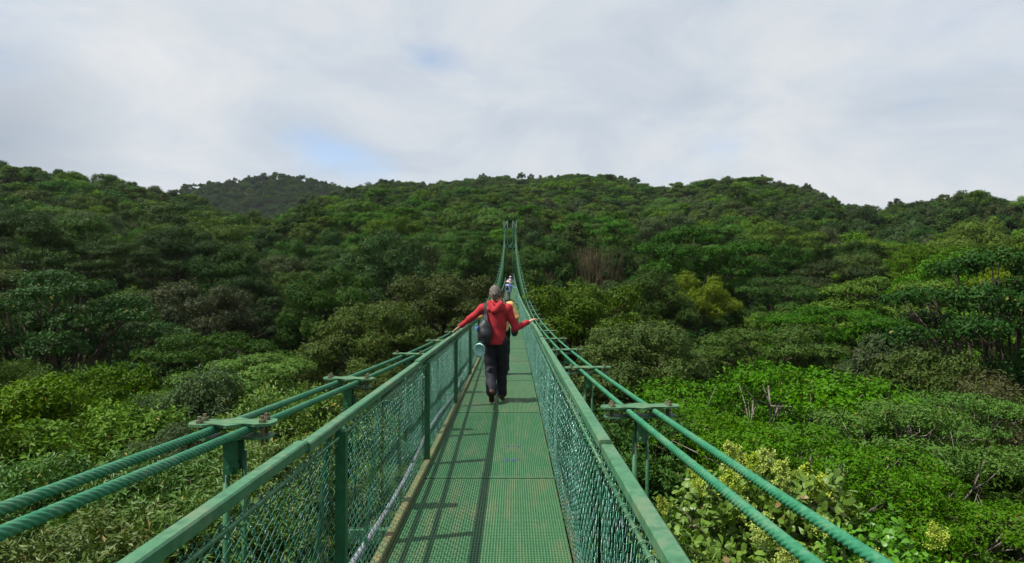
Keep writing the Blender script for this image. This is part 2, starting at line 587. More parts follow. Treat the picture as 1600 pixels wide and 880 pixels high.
def chain_mesh(H, bulge):
    """woven wire diamonds: every wire zigzags and hooks its neighbours"""
    p = 0.040
    nw = int(PAN / p)
    p = PAN / nw
    dz = 0.040
    nz = int((H - 0.07) / dz)
    rng = np.random.default_rng(5)
    z = 0.015 + np.arange(nz + 1) * (H - 0.085) / nz
    V, Q = [], []
    n0 = 0
    k = 4
    th = np.arange(k) * 2 * math.pi / k + math.pi / 4
    rad = 0.0024
    for i in range(nw):
        j = np.arange(nz + 1)
        side = (j + i) % 2
        sgn = np.where(side == 0, -1, 1)
        # round the knuckles with two points each
        pts = []
        for jj in range(nz + 1):
            x = (i + 0.5) * p + sgn[jj] * (p * 0.5 + 0.002)
            yy = 0.004 * sgn[jj]
            for dzz in (-0.005, 0.005):
                pts.append((yy, x, z[jj] + dzz))
        P = np.array(pts)
        zz = P[:, 2] / H
        P[:, 0] += bulge * np.sin(math.pi * zz) * (0.7 + 0.3 * math.sin(P[0, 1] * 3.1))
        P[:, 0] += rng.normal(0, 0.0012, len(P))
        P[:, 1] += 0.006 * math.sin(i * 0.7) * np.sin(zz * 9)
        n = len(P)
        ring = np.stack([np.cos(th), np.sin(th)], 1) * rad
        VV = np.zeros((n, k, 3))
        VV[:, :, 0] = P[:, None, 0] + ring[None, :, 0]
        VV[:, :, 1] = P[:, None, 1] + ring[None, :, 1] * 0.8
        VV[:, :, 2] = P[:, None, 2] + ring[None, :, 1] * 0.5
        ii = np.arange(n - 1)[:, None] * k
        jx = np.arange(k)[None, :]
        QQ = np.stack([ii + jx, ii + (jx + 1) % k, ii + k + (jx + 1) % k, ii + k + jx], -1).reshape(-1, 4)
        V.append(VV.reshape(-1, 3))
        Q.append(QQ + n0)
        n0 += n * k
    return make_mesh('chain_link', np.concatenate(V), np.concatenate(Q), 'wire_paint', smooth=True)


def small_tube(prof_r, P, k, name, mat):
    m = MB()
    m.tube(P, prof_r, k)
    return m.mesh(name, mat, smooth=True)


def build_bridge():
    plate, grid, edge = deck_meshes()
    rng = random.Random(4)
    chain = {-1: chain_mesh(RAIL_H[-1], -0.012), 1: chain_mesh(RAIL_H[1], -0.045)}
    # handrail: square tube with softened edges, top at z = 0
    m = MB()
    m.box((0, PAN / 2, -0.022), (0.052, PAN - 0.004, 0.044), 0.006)
    rail = m.mesh('handrail', 'rail_paint')
    m = MB()
    m.box((0, PAN / 2, 0.02), (0.055, PAN - 0.006, 0.075), 0.008)
    kerb = m.mesh('kerb', 'kerb_paint')
    # rod that carries the wire, with the tie wires looped round it
    m = MB()
    m.tube([(0, 0, 0), (0, PAN, 0)], 0.008, 6)
    rod = m.mesh('tension_rod', 'rail_paint', smooth=True)
    m = MB()
    nt = 30
    for i in range(nt):
        y = (i + 0.5) * PAN / nt
        a = np.linspace(0, 2 * math.pi * 0.9, 8)
        m.tube(np.stack([0.019 * np.cos(a), y + a * 0.004, 0.021 * np.sin(a) - 0.004], 1), 0.0028, 4)
    tie = m.mesh('tie_wire', 'rail_paint', smooth=True)
    m = MB()
    m.box((0, 0, -0.05), (2 * 0.66, 0.05, 0.06), 0.006)
    beam = m.mesh('cross_beam', 'post_paint')
    # posts: square tube inside the wire, flat bar outside it
    post, bar = {}, {}
    for s in (-1, 1):
        m = MB()
        H = RAIL_H[s]
        hw = 0.025 if s < 0 else 0.018
        m.prism([(-hw, -hw), (hw, -hw), (hw, hw), (-hw, hw)], (0, 0, -0.06), (0, 0, H - 0.051), (1, 0, 0), (0, 1, 0))
        m.prism([(-.045, -.045), (.045, -.045), (.045, .045), (-.045, .045)], (0, 0, -0.02), (0, 0, 0.012), (1, 0, 0), (0, 1, 0))
        post[s] = m.mesh('post', 'post_paint')
        m = MB()
        m.prism([(-.006, -.04), (.006, -.04), (.006, .04), (-.006, .04)], (s * 0.11, 0, -0.16), (s * 0.0, 0, H - 0.061), (1, 0, 0), (0, 1, 0))
        bar[s] = m.mesh('stiffener_bar', 'post_paint')
    nk = len(JOINTS) - 1
    for k in range(nk):
        a, L, pitch, yaw = frame_at(k)
        sy = L / PAN
        rot = (pitch, 0, yaw)
        o = link('deck_panel', plate, bridge, a, rot)
        o.scale.y = sy
        # pieces of the panel
        g = link('tread_grid', grid, o, (0, 0, 0))
        g['kind'] = 'stuff'
        link('end_strip', edge, o, (0, 0, 0))
        M = Matrix.Translation(a) @ Matrix.Rotation(yaw, 4, 'Z') @ Matrix.Rotation(pitch, 4, 'X')
        for s in (-1, 1):
            x = s * SIDE[s]
            pin = -s * 0.034 if s < 0 else s * 0.030
            H = RAIL_H[s]
            kb = link('kerb', kerb, bridge, M @ Vector((s * (HALF + (0.030 if s < 0 else 0.045)), 0, 0 if s < 0 else -0.03)), rot)
            kb.scale.y = sy
            step = (0.010 if (k + (s > 0)) % 2 else -0.004) + rng.uniform(-.003, .003)
            r = link('handrail', rail, bridge, M @ Vector((x + rng.uniform(-.006, .006), 0, H + step)), rot)
            r.scale.y = sy
            f = link('fence_panel', chain[s], bridge, M @ Vector((x - s * 0.004, 0, 0)), rot)
            f.scale.y = sy
            f['kind'] = 'stuff'
            link('tension_rod', rod, f, (-s * 0.018, 0, H - 0.085))
            tw = link('tie_wire', tie, f, (-s * 0.018, 0, H - 0.085))
            tw['kind'] = 'stuff'
            link('post', post[s], bridge, M @ Vector((x + pin, 0.5 if s < 0 else 1.05, 0)), rot)
            for q in range(2):
                link('stiffener_bar', bar[s], bridge, M @ Vector((x + s * 0.014, 0.45 + 1.25 * q + (0.1 if s > 0 else 0), 0)), rot)
        for q in (0.6, 2.2):
            link('cross_beam', beam, bridge, M @ Vector((0, q, -0.04)), rot)
    # main cables, six strands laid round each other
    for s in (-1, 1):
        for w in (-1, 1):
            cable(s, w)
    # clamps and hangers
    clamp = clamp_meshes()
    outr = {}
    for s in (-1, 1):
        m = MB()
        m.box((s * 0.80, 0, -0.10), (0.62, 0.07, 0.10), 0.01)
        outr[s] = m.mesh('outrigger', 'post_paint')
    CL = {-1: [-6.0, -3.0, 0.1, 3.02, 5.13] + list(np.arange(8.07, TOWER_Y - 2, 3.05)), 1: list(np.arange(4.32 - 9.15, TOWER_Y - 2, 3.05))}
    for s in (-1, 1):
        for ym in CL[s]:
            ym = float(ym)
            link('outrigger', outr[s], bridge, (float(cx(ym)), ym, float(deck_z(ym)) - 0.06))
            zc = float(cable_z(ym)) + (0.1 if s < 0 else 0.0)
            xc = float(cx(ym)) + s * float(cable_off(ym))
            base = float(deck_z(ym)) - 0.12
            slope = math.atan(0.0026 * (ym - 23))
            c = link('cable_clamp', None, bridge, (xc, ym + 0.0, zc), (0.5 * slope + 0.05, rng.uniform(-.03, .03), rng.uniform(-.05, .05)))
            sx_ = 0.70 if s < 0 else 0.92
            pl = link('clamp_plate', clamp['top'], c, (0, 0, 0.026))
            pl.scale.x = sx_
            pl = link('clamp_plate', clamp['low'], c, (0, 0, -0.034))
            pl.scale.x = sx_
            for bx_ in (-0.195, 0.195):
                for by in (-0.034, 0.034):
                    link('bolt', clamp['bolt'], c, (bx_ * sx_, by * 0.8, 0.032))
            link('bracket', clamp['bracket'], c, (0, 0, -0.04))
            # rods down to the cross beam
            xb = float(cx(ym)) + s * 1.02
            for dx in (-0.035, 0.045):
                m = MB()
                top = Vector((xc + dx, ym + 0.01, zc - 0.16 if dx < 0 else zc - 0.1))
                bot = Vector((xb + dx, ym, base))
                m.tube([top, bot], 0.016 if dx < 0 else 0.011, 8)
                m.build('hanger_rod', 'post_paint', bridge, smooth=True)
    # water pipe slung outside the left fence
    yy = np.arange(-8, 60, 0.5)
    m = MB()
    m.tube(np.stack([cx(yy) - 0.76 + 0.015 * np.sin(yy * 1.3), yy, deck_z(yy) + 0.02 + 0.03 * np.sin(yy * 0.95)], 1), 0.022, 8)
    m.build('water_pipe', 'pipe_plastic', bridge, smooth=True)
    ink_marks()
    tower()


def ink_marks():
    rng = np.random.default_rng(3)
    for yc, xc, amp in ((6.75, -0.01, 1.0), (7.35, 0.0, 0.7)):
        k = int(np.searchsorted(JOINTS, yc)) - 1
        a, L, pitch, yaw = frame_at(k)
        M = Matrix.Translation(a) @ Matrix.Rotation(yaw, 4, 'Z') @ Matrix.Rotation(pitch, 4, 'X')
        m = MB()
        for q in range(6):
            x0 = -0.075 + q * 0.028
            h_ = rng.uniform(0.06, 0.12) * amp
            m.box((x0, rng.uniform(-.02, .02), 0.0), (0.010 * amp, h_, 0.0016))
            if q % 2:
                m.box((x0 + 0.011, rng.uniform(-.03, .03), 0.0002), (0.016, 0.014, 0.0016))
        p = M.inverted() @ Vector((xc, yc, float(deck_z(yc))))
        o = m.build('paint_mark', 'deck_mark', bridge)
        o.location = M @ Vector((p.x, p.y, 0.0062))
        o.rotation_euler = (pitch, 0, yaw)


def cable(s, w):
    lay = 0.175
    R0, amp = 0.0125, 0.0060
    ys = [np.arange(-9, 0.4, 0.25), np.arange(0.4, 9, 0.009), np.arange(9, 16, 0.014), np.arange(16, TOWER_Y + 0.01, 0.5)]
    y = np.concatenate(ys)
    x = cx(y) + s * cable_off(y) + w * ((0.082 if s > 0 else 0.074) - 0.03 * np.clip((y - 60) / 50, 0, 1))
    z = cable_z(y) + (0.1 if s < 0 else 0.0)
    P = np.stack([x, y, z], 1)
    T = nrm(np.gradient(P, axis=0))
    U = nrm(np.cross(T, [0, 0, 1.0]))
    W = np.cross(U, T)
    k = 30
    th = np.arange(k) * 2 * math.pi / k
    ph = y * 2 * math.pi / lay
    ang = th[None, :] + ph[:, None] * (1 if s > 0 else -1) * (1 / 1.0)
    lob = np.abs(np.cos(3 * th))[None, :] ** 0.6
    far = (y > 15.99) | (y < 0.39)
    rad = np.where(far[:, None], (R0 + amp * 0.7) * np.clip(1.2 - y / 120, 0.6, 1)[:, None], R0 + amp * lob)  # thinned toward the tower to look dim, shade put into the shape
    V = P[:, None] + rad[..., None] * (np.cos(ang)[..., None] * U[:, None] + np.sin(ang)[..., None] * W[:, None])
    n = len(y)
    # rings of the far stretch must not spin
    i = np.arange(n - 1)[:, None] * k
    j = np.arange(k)[None, :]
    j2 = (j + 1) % k
    ang_far = np.broadcast_to(th[None, :], ang.shape)
    Vf = P[:, None] + rad[..., None] * (np.cos(ang_far)[..., None] * U[:, None] + np.sin(ang_far)[..., None] * W[:, None])
    V = np.where(far[:, None, None], Vf, V)
    Q = np.stack([i + j, i + j2, i + k + j2, i + k + j], -1)
    # leave out the seam quads where spinning rings meet plain ones: plain sleeve laps over by one ring instead
    seam = far[:-1] != far[1:]
    Q = Q[~seam].reshape(-1, 4)
    link('main_cable', make_mesh('main_cable', V.reshape(-1, 3), Q, 'cable_paint', smooth=True), bridge)


def clamp_meshes():
    out = {}
    prof = [(-.275, 0), (-.255, -.035), (-.16, -.045), (-.09, -.03), (0, -.062), (.09, -.03), (.16, -.045), (.255, -.035), (.275, 0),
            (.255, .035), (.16, .045), (.09, .03), (0, .062), (-.09, .03), (-.16, .045), (-.255, .035)]
    prof = [(u, v * 1.35) for u, v in prof]
    m = MB()
    m.prism(prof, (0, 0, -.006), (0, 0, .006), (1, 0, 0), (0, 1, 0))
    out['top'] = m.mesh('clamp_plate', 'clamp_paint')
    m = MB()
    m.prism([(u * .93, v * .85) for u, v in prof], (0, 0, -.005), (0, 0, .005), (1, 0, 0), (0, 1, 0))
    out['low'] = m.mesh('clamp_plate', 'clamp_paint')
    m = MB()
    hexa = [(0.017 * math.cos(a * math.pi / 3), 0.017 * math.sin(a * math.pi / 3)) for a in range(6)]
    m.prism(hexa, (0, 0, 0), (0, 0, 0.014), (1, 0, 0), (0, 1, 0))
    m.prism([(u * .5, v * .5) for u, v in hexa], (0, 0, -0.1), (0, 0, 0.03), (1, 0, 0), (0, 1, 0))
    out['bolt'] = m.mesh('bolt', 'bolt_rust')
    m = MB()
    m.prism([(-.03, -.006), (.03, -.006), (.03, .006), (-.03, .006)], (0, 0.04, -0.15), (0, 0.04, 0), (1, 0, 0), (0, 1, 0))
    m.prism([(-.03, -.006), (.03, -.006), (.03, .006), (-.03, .006)], (0, -0.04, -0.15), (0, -0.04, 0), (1, 0, 0), (0, 1, 0))
    m.tube([(0, -0.07, -0.13), (0, 0.07, -0.13)], 0.018, 8)
    out['bracket'] = m.mesh('bracket', 'post_paint')
    return out


def tower():
    zb = float(deck_z(TOWER_Y)) - 1.2
    x0 = float(cx(TOWER_Y))
    t = link('tower', None, bridge, (x0, TOWER_Y + 0.35, 0))
    ztop = 10.15
    for s in (-1, 1):
        m = MB()
        for dx in (0.42, 0.98):
            m.box((s * dx, 0, (zb + ztop) / 2), (0.16, 0.22, ztop - zb))
        zz = np.linspace(zb + 0.6, ztop - 0.1, 12)
        for q in range(11):
            a, b = (0.49, 0.91) if q % 2 else (0.91, 0.49)
            m.tube([(s * a, 0, zz[q]), (s * b, 0, zz[q + 1])], 0.03, 6)
            m.tube([(s * 0.5, 0, zz[q + 1]), (s * 0.9, 0, zz[q + 1])], 0.03, 6)
        m.build('leg', 'tower_paint', t)
        m = MB()
        for dx in (0.44, 1.0):
            m.box((s * dx, 0, ztop + 0.78), (0.09, 0.09, 1.15))
        m.tube([(s * 0.46, 0, ztop + 1.3), (s * 0.98, 0, ztop + 0.3)], 0.045, 6)
        m.build('finial', 'finial_paint', t)
    for zc, h in ((ztop + 0.06, 0.26), (7.35, 0.5)):
        m = MB()
        m.box((0, 0.02, zc), (2.2, 0.26, h), 0.02)
        m.build('crossbeam', 'tower_paint', t)
    m = MB()
    m.tube([(-0.4, 0.05, 7.1), (0.4, 0.05, 9.6)], 0.04, 6)
    m.tube([(0.4, -0.05, 7.1), (-0.4, -0.05, 9.6)], 0.04, 6)
    m.build('cross_brace', 'tower_paint', t)


build_bridge()

# ------------------------------------------------------------------ trees


def leaves(rng, T, N, per, L, Wd, spread=0.9, up=0.5, jitter=0.06, stick=0.12, rough=0.28, obovate=False):
    """leaves round twig points T with outward directions N"""
    n = len(T) * per
    Tt = np.repeat(T, per, 0)
    Nn = np.repeat(N, per, 0)
    tg = rng.normal(0, 1, (n, 3))
    tg = nrm(tg - Nn * np.sum(tg * Nn, 1, keepdims=True))
    ax = nrm(tg + Nn * stick + rng.normal(0, 1, (n, 3)) * 0.25 * spread)
    ln = L * rng.uniform(0.65, 1.25, n)
    wd = Wd * rng.uniform(0.75, 1.2, n)
    B = Tt + rng.normal(0, 1, (n, 3)) * jitter + ax * (ln * 0.15)[:, None]
    nr = Nn * 0.8 + np.array([0, 0, up * 0.5]) + rng.normal(0, rough, (n, 3))
    nr = nrm(nr - ax * np.sum(nr * ax, 1, keepdims=True))
    sd = np.cross(ax, nr)
    mid = B + ax * (ln * 0.5)[:, None]
    fold = nr * (wd * 0.12)[:, None]
    if obovate:
        def pt(f, g):
            return B + ax * (ln * f)[:, None] + sd * (wd * g)[:, None] + nr * (wd * abs(g) * 0.25 - ln * 0.12 * f * f)[:, None]
        return np.stack([B, pt(0.38, 0.30), pt(0.72, 0.50), pt(0.94, 0.32), pt(1.0, 0.0), pt(0.94, -0.32), pt(0.72, -0.50), pt(0.38, -0.30)], 1)
    V = np.stack([B, mid + sd * (wd * 0.5)[:, None] + fold, B + ax * ln[:, None] - nr * (ln * 0.10)[:, None], mid - sd * (wd * 0.5)[:, None] + fold], 1)
    return V


def leaf_faces(n, obovate=False):
    if obovate:
        b = np.arange(n)[:, None] * 8
        return np.concatenate([b + np.array([f]) for f in ((0, 1, 7), (1, 2, 7), (2, 6, 7), (2, 3, 6), (3, 5, 6), (3, 4, 5))], 0)
    b = np.arange(n)[:, None] * 4
    return np.concatenate([np.stack([b + 0, b + 1, b + 2], -1).reshape(n, 3), np.stack([b + 0, b + 2, b + 3], -1).reshape(n, 3)], 0)


def crown_clumps(rng, kind, R, Hc, n):
    """clump centres (top of the crown at z = 0), half sizes"""
    C, S = [], []
    if kind == 'pads':
        for i in range(n):
            for _ in range(30):
                u = math.sqrt(rng.uniform(0, 1)) * R * 0.92
                a = rng.uniform(0, 2 * math.pi)
                dome = -Hc * 0.62 * (u / R) ** 2
                c = np.array([u * math.cos(a), u * math.sin(a), dome - rng.choice([0.0, 0.0, 0.3, 0.55, 0.85]) * Hc * rng.uniform(0.7, 1.1) - 0.06 * R])
                if all(np.linalg.norm((c - d) * [1, 1, 2.2]) > (0.23 if n > 38 else 0.25) * R for d in C):
                    break
            rx = R * (rng.uniform(0.15, 0.26) if n > 38 else rng.uniform(0.18, 0.32))
            C.append(c)
            S.append((rx, rx * rng.uniform(0.7, 1.2), rx * (rng.uniform(0.20, 0.30) if n > 38 else rng.uniform(0.25, 0.4))))
    else:
        flat = {'dome': 0.75, 'loose': 0.7, 'bush': 0.85}[kind]
        for i in range(n):
            for _ in range(30):
                u = rng.normal(0, 1, 3)
                u[2] = abs(u[2]) * 0.9 - 0.18
                u /= np.linalg.norm(u)
                rad = rng.uniform(0.62, 0.86) if rng.uniform() < 0.8 else rng.uniform(0.2, 0.6)
                c = u * np.array([R, R, Hc]) * rad
                c[2] -= Hc * 0.92
                if all(np.linalg.norm(c - d) > 0.27 * R for d in C):
                    break
            rx = R * rng.uniform(0.17, 0.29) * (0.86 if kind == 'loose' else 1.0)
            C.append(c)
            S.append((rx, rx * rng.uniform(0.8, 1.2), rx * flat * rng.uniform(0.75, 1.1)))
    return np.array(C), np.array(S)


def make_tree(seed, kind, R, Hc, n_clump, twigs, per, L, Wd, leafm, barkm='bark', trunk_len=15.0, spread=0.9, up=0.5, trunk_r=0.22, deep=0.45, dead=0, stick=0.12, rough=0.28, obovate=False):
    rng = np.random.default_rng(seed)
    C, S = crown_clumps(rng, kind, R, Hc, n_clump)
    w = S[:, 0] * S[:, 1]
    cnt = np.maximum(3, (twigs * w / w.sum()).astype(int))
    idx = np.repeat(np.arange(len(C)), cnt)
    n = len(idx)
    u = rng.normal(0, 1, (n, 3))
    u[:, 2] = np.where(u[:, 2] < 0, u[:, 2] * (0.35 if kind == 'pads' else 0.75), u[:, 2])
    u = nrm(u)
    lump = 1 + 0.22 * np.sin(u[:, 0] * 5 + idx * 1.7) * np.sin(u[:, 1] * 6 + idx * 2.3) + 0.15 * np.sin(u[:, 2] * 9 + u[:, 0] * 7 + idx)
    rad = (1 - deep * rng.uniform(0, 1, n) ** 1.8) * lump
    T = C[idx] + u * S[idx] * rad[:, None]
    N = nrm(u / S[idx] * S[idx].mean(1, keepdims=True) + np.array([0, 0, 0.25]))
    V = leaves(rng, T, N, per, L, Wd, spread, up, L * 0.35, stick, rough, obovate)
    ctint = rng.uniform(-0.16, 0.16, len(C))
    tint = np.clip(0.45 + np.repeat(ctint[idx], per) + rng.normal(0, 0.13, n * per), 0, 1)
    tint = np.where(rng.uniform(0, 1, n * per) < 0.015, 1.0, np.minimum(tint, 0.92))
    crown = make_mesh('crown', V.reshape(-1, 3), leaf_faces(n * per, obovate), leafm, tint=np.tile(tint, 6 if obovate else 2))
    # trunk and limbs
    m = MB()
    fork = np.array([0, 0, -Hc * (1.0 if kind != 'pads' else 0.95) - 0.15 * R])
    lean = rng.normal(0, 0.25, 2)
    base = np.array([lean[0], lean[1], fork[2] - trunk_len])
    ts = np.linspace(0, 1, 6)
    tp = base + (fork - base) * ts[:, None] + np.stack([0.15 * np.sin(ts * 5 + seed), 0.15 * np.cos(ts * 4 + seed), 0 * ts], 1) * (R / 5) * (1 - ts[:, None])
    m.tube(tp, np.linspace(trunk_r * 1.35, trunk_r, 6) * R / 5, 8)
    order = np.argsort(-S[:, 0])
    for q, ci in enumerate(order):
        c = C[ci] - np.array([0, 0, S[ci, 2] * 0.3])
        st = fork + (base - fork) * rng.uniform(0, 0.10)
        k1 = st + (c - st) * 0.45 + np.array([0, 0, -0.10 * np.linalg.norm(c[:2])]) + rng.normal(0, 0.04 * R, 3)
        k2 = st + (c - st) * 0.8 + rng.normal(0, 0.03 * R, 3)
        r0 = trunk_r * R / 5 * rng.uniform(0.3, 0.5)
        m.tube([st, k1, k2, c], [r0, r0 * 0.7, r0 * 0.42, r0 * 0.16], 5)
        for _ in range(3):
            tip = C[ci] + rng.normal(0, 0.55, 3) * S[ci]
            m.tube([k2, (k2 + tip) / 2 + rng.normal(0, 0.02 * R, 3), tip], [r0 * 0.36, r0 * 0.24, r0 * 0.08], 4)
    for _ in range(dead):
        a = rng.uniform(0, 2 * math.pi)
        e = np.array([math.cos(a) * R * 0.62, math.sin(a) * R * 0.62, -Hc * rng.uniform(0.3, 0.6)])
        k1 = fork * 0.5 + e * 0.5 + rng.normal(0, 0.1 * R, 3)
        m.tube([fork, k1, e], [0.05 * R / 5, 0.03 * R / 5, 0.008], 5)
        for _ in range(4):
            p = k1 + (e - k1) * rng.uniform(0.2, 0.9)
            m.tube([p, p + rng.normal(0, 0.12 * R, 3) + [0, 0, 0.08 * R]], [0.02, 0.006], 4)
    trunk = m.mesh('trunk', barkm, smooth=True)
    return crown, trunk


PROTO = {}


def species(key, variants, **kw):
    PROTO[key] = [make_tree(1000 + 37 * v + sum(map(ord, key)), **kw) for v in range(variants)]


# mid distance, crown radius 5
MID = dict(R=5, twigs=5600, per=9, L=0.165, Wd=0.088)
species('dome_dark', 1, kind='dome', Hc=4.6, n_clump=30, leafm='leaf_dark', **MID)
species('dome_mid', 1, kind='dome', Hc=4.2, n_clump=30, leafm='leaf_mid', **MID)
species('dome_bright', 1, kind='dome', Hc=3.8, n_clump=30, leafm='leaf_bright', **MID)
species('umbrella_bright', 1, kind='pads', Hc=3.2, n_clump=26, leafm='leaf_bright', up=0.9, **MID)
species('umbrella_mid', 1, kind='pads', Hc=3.6, n_clump=28, leafm='leaf_mid', up=0.9, **MID)
species('umbrella_dark', 1, kind='pads', Hc=4.2, n_clump=28, leafm='leaf_dark', up=0.9, **MID)
species('loose_grey', 1, kind='loose', Hc=4.2, n_clump=32, leafm='leaf_grey', barkm='pale_bark', dead=2, rough=0.45, **MID)
species('loose_olive', 1, kind='loose', Hc=4.0, n_clump=32, leafm='leaf_olive', rough=0.4, **MID)
species('dome_lime', 1, kind='dome', Hc=3.4, n_clump=26, leafm='leaf_lime', **MID)
species('loose_brown', 1, kind='loose', Hc=4.0, n_clump=30, leafm='leaf_brown', dead=5, rough=0.45, **MID)
# near by
species('near_umbrella', 1, kind='pads', R=6.6, Hc=6.0, n_clump=60, deep=0.3, twigs=8200, per=8, L=0.175, Wd=0.082, leafm='leaf_near', up=0.6, dead=4, barkm='pale_bark', stick=0.3, rough=0.35)
species('near_dark', 1, kind='pads', R=5, Hc=5.4, n_clump=54, twigs=6400, per=8, L=0.18, Wd=0.09, leafm='leaf_dark', up=0.6, dead=2, stick=0.2)
species('near_bush', 2, kind='bush', R=3.2, Hc=2.6, n_clump=26, twigs=3600, per=8, L=0.18, Wd=0.08, leafm='leaf_mid', dead=2, trunk_len=11, stick=0.3, rough=0.35)
species('near_grey', 1, kind='bush', R=2.6, Hc=2.3, n_clump=26, twigs=4200, per=8, L=0.12, Wd=0.055, leafm='leaf_grey', trunk_len=11, stick=0.3, rough=0.4)
species('near_rosette', 2, kind='bush', R=2.6, Hc=1.9, n_clump=26, twigs=1900, per=11, L=0.175, Wd=0.055, leafm='leaf_rosette', spread=1.1, dead=3, trunk_len=11, stick=0.55, rough=0.4)
species('near_bright', 1, kind='bush', R=2.8, Hc=2.1, n_clump=26, twigs=3000, per=8, L=0.18, Wd=0.08, leafm='leaf_bright', trunk_len=11, stick=0.3, rough=0.35)
species('near_brown', 1, kind='loose', R=4.2, Hc=3.4, n_clump=34, twigs=3000, per=7, L=0.16, Wd=0.06, leafm='leaf_brown', dead=10, trunk_len=12, stick=0.3, rough=0.45)
species('near_flower', 1, kind='bush', R=1.9, Hc=1.6, n_clump=20, twigs=760, per=8, L=0.155, Wd=0.09, leafm='leaf_gloss', spread=1.0, dead=3, trunk_len=10, stick=0.6, rough=0.4, obovate=True)
R_OF = {'near_umbrella': 6.6, 'near_dark': 5, 'near_bush': 3.2, 'near_grey': 2.6, 'near_rosette': 2.6, 'near_bright': 2.8, 'near_brown': 4.2, 'near_flower': 1.9}
LOOK = {
    'dome_dark': ('dark green', 'dense domed tree'), 'dome_mid': ('mid green', 'domed tree'), 'dome_bright': ('fresh green', 'domed tree'),
    'umbrella_bright': ('bright green', 'flat topped umbrella tree'), 'umbrella_mid': ('mid green', 'layered umbrella tree'),
    'umbrella_dark': ('dark green', 'layered spreading tree'), 'loose_grey': ('grey green', 'open branched tree'),
    'loose_olive': ('olive green', 'ragged tree'), 'dome_lime': ('yellow green', 'low domed tree'), 'loose_brown': ('brownish', 'twiggy tree'),
    'near_umbrella': ('bright green', 'spreading umbrella tree'), 'near_dark': ('dark green', 'layered tree'), 'near_bush': ('mid green', 'leafy bush'),
    'near_grey': ('grey green', 'rounded small leaved bush'), 'near_rosette': ('yellowish green', 'shrub with narrow leaf rosettes'),
    'near_bright': ('bright green', 'leafy bush'), 'near_brown': ('brownish', 'twiggy tree with bare limbs'), 'near_flower': ('glossy green', 'flowering shrub')}
PLACED = []   # x, y, radius
TREES = []


def place(key, X, Y, top, R, rz, label=None, squash=1.0, rng=random.Random(3)):
    r0 = R_OF.get(key, 5.0)
    s = R / r0
    var = rng.randrange(len(PROTO[key]))
    crown, trunk = PROTO[key][var]
    gz = float(ground_z(np.array(X), np.array(Y)))
    nm = 'shrub' if ('bush' in LOOK[key][1] or 'shrub' in LOOK[key][1]) else 'tree'
    root = link(nm, None, None, (X, Y, gz), (0, 0, rz))
    for part, me in (('crown', crown), ('trunk', trunk)):
        o = link(part, me, root, (0, 0, top - gz))
        o.scale = (s, s, s * squash)
    PLACED.append((X, Y, R))
    TREES.append(dict(o=root, key=key, X=X, Y=Y, top=top, R=R, label=label, nm=nm))
    return root


def at(px, py, Y):
    return ((px - 800) / FPX * Y, Y, EYE + (440 - py) / FPX * Y)


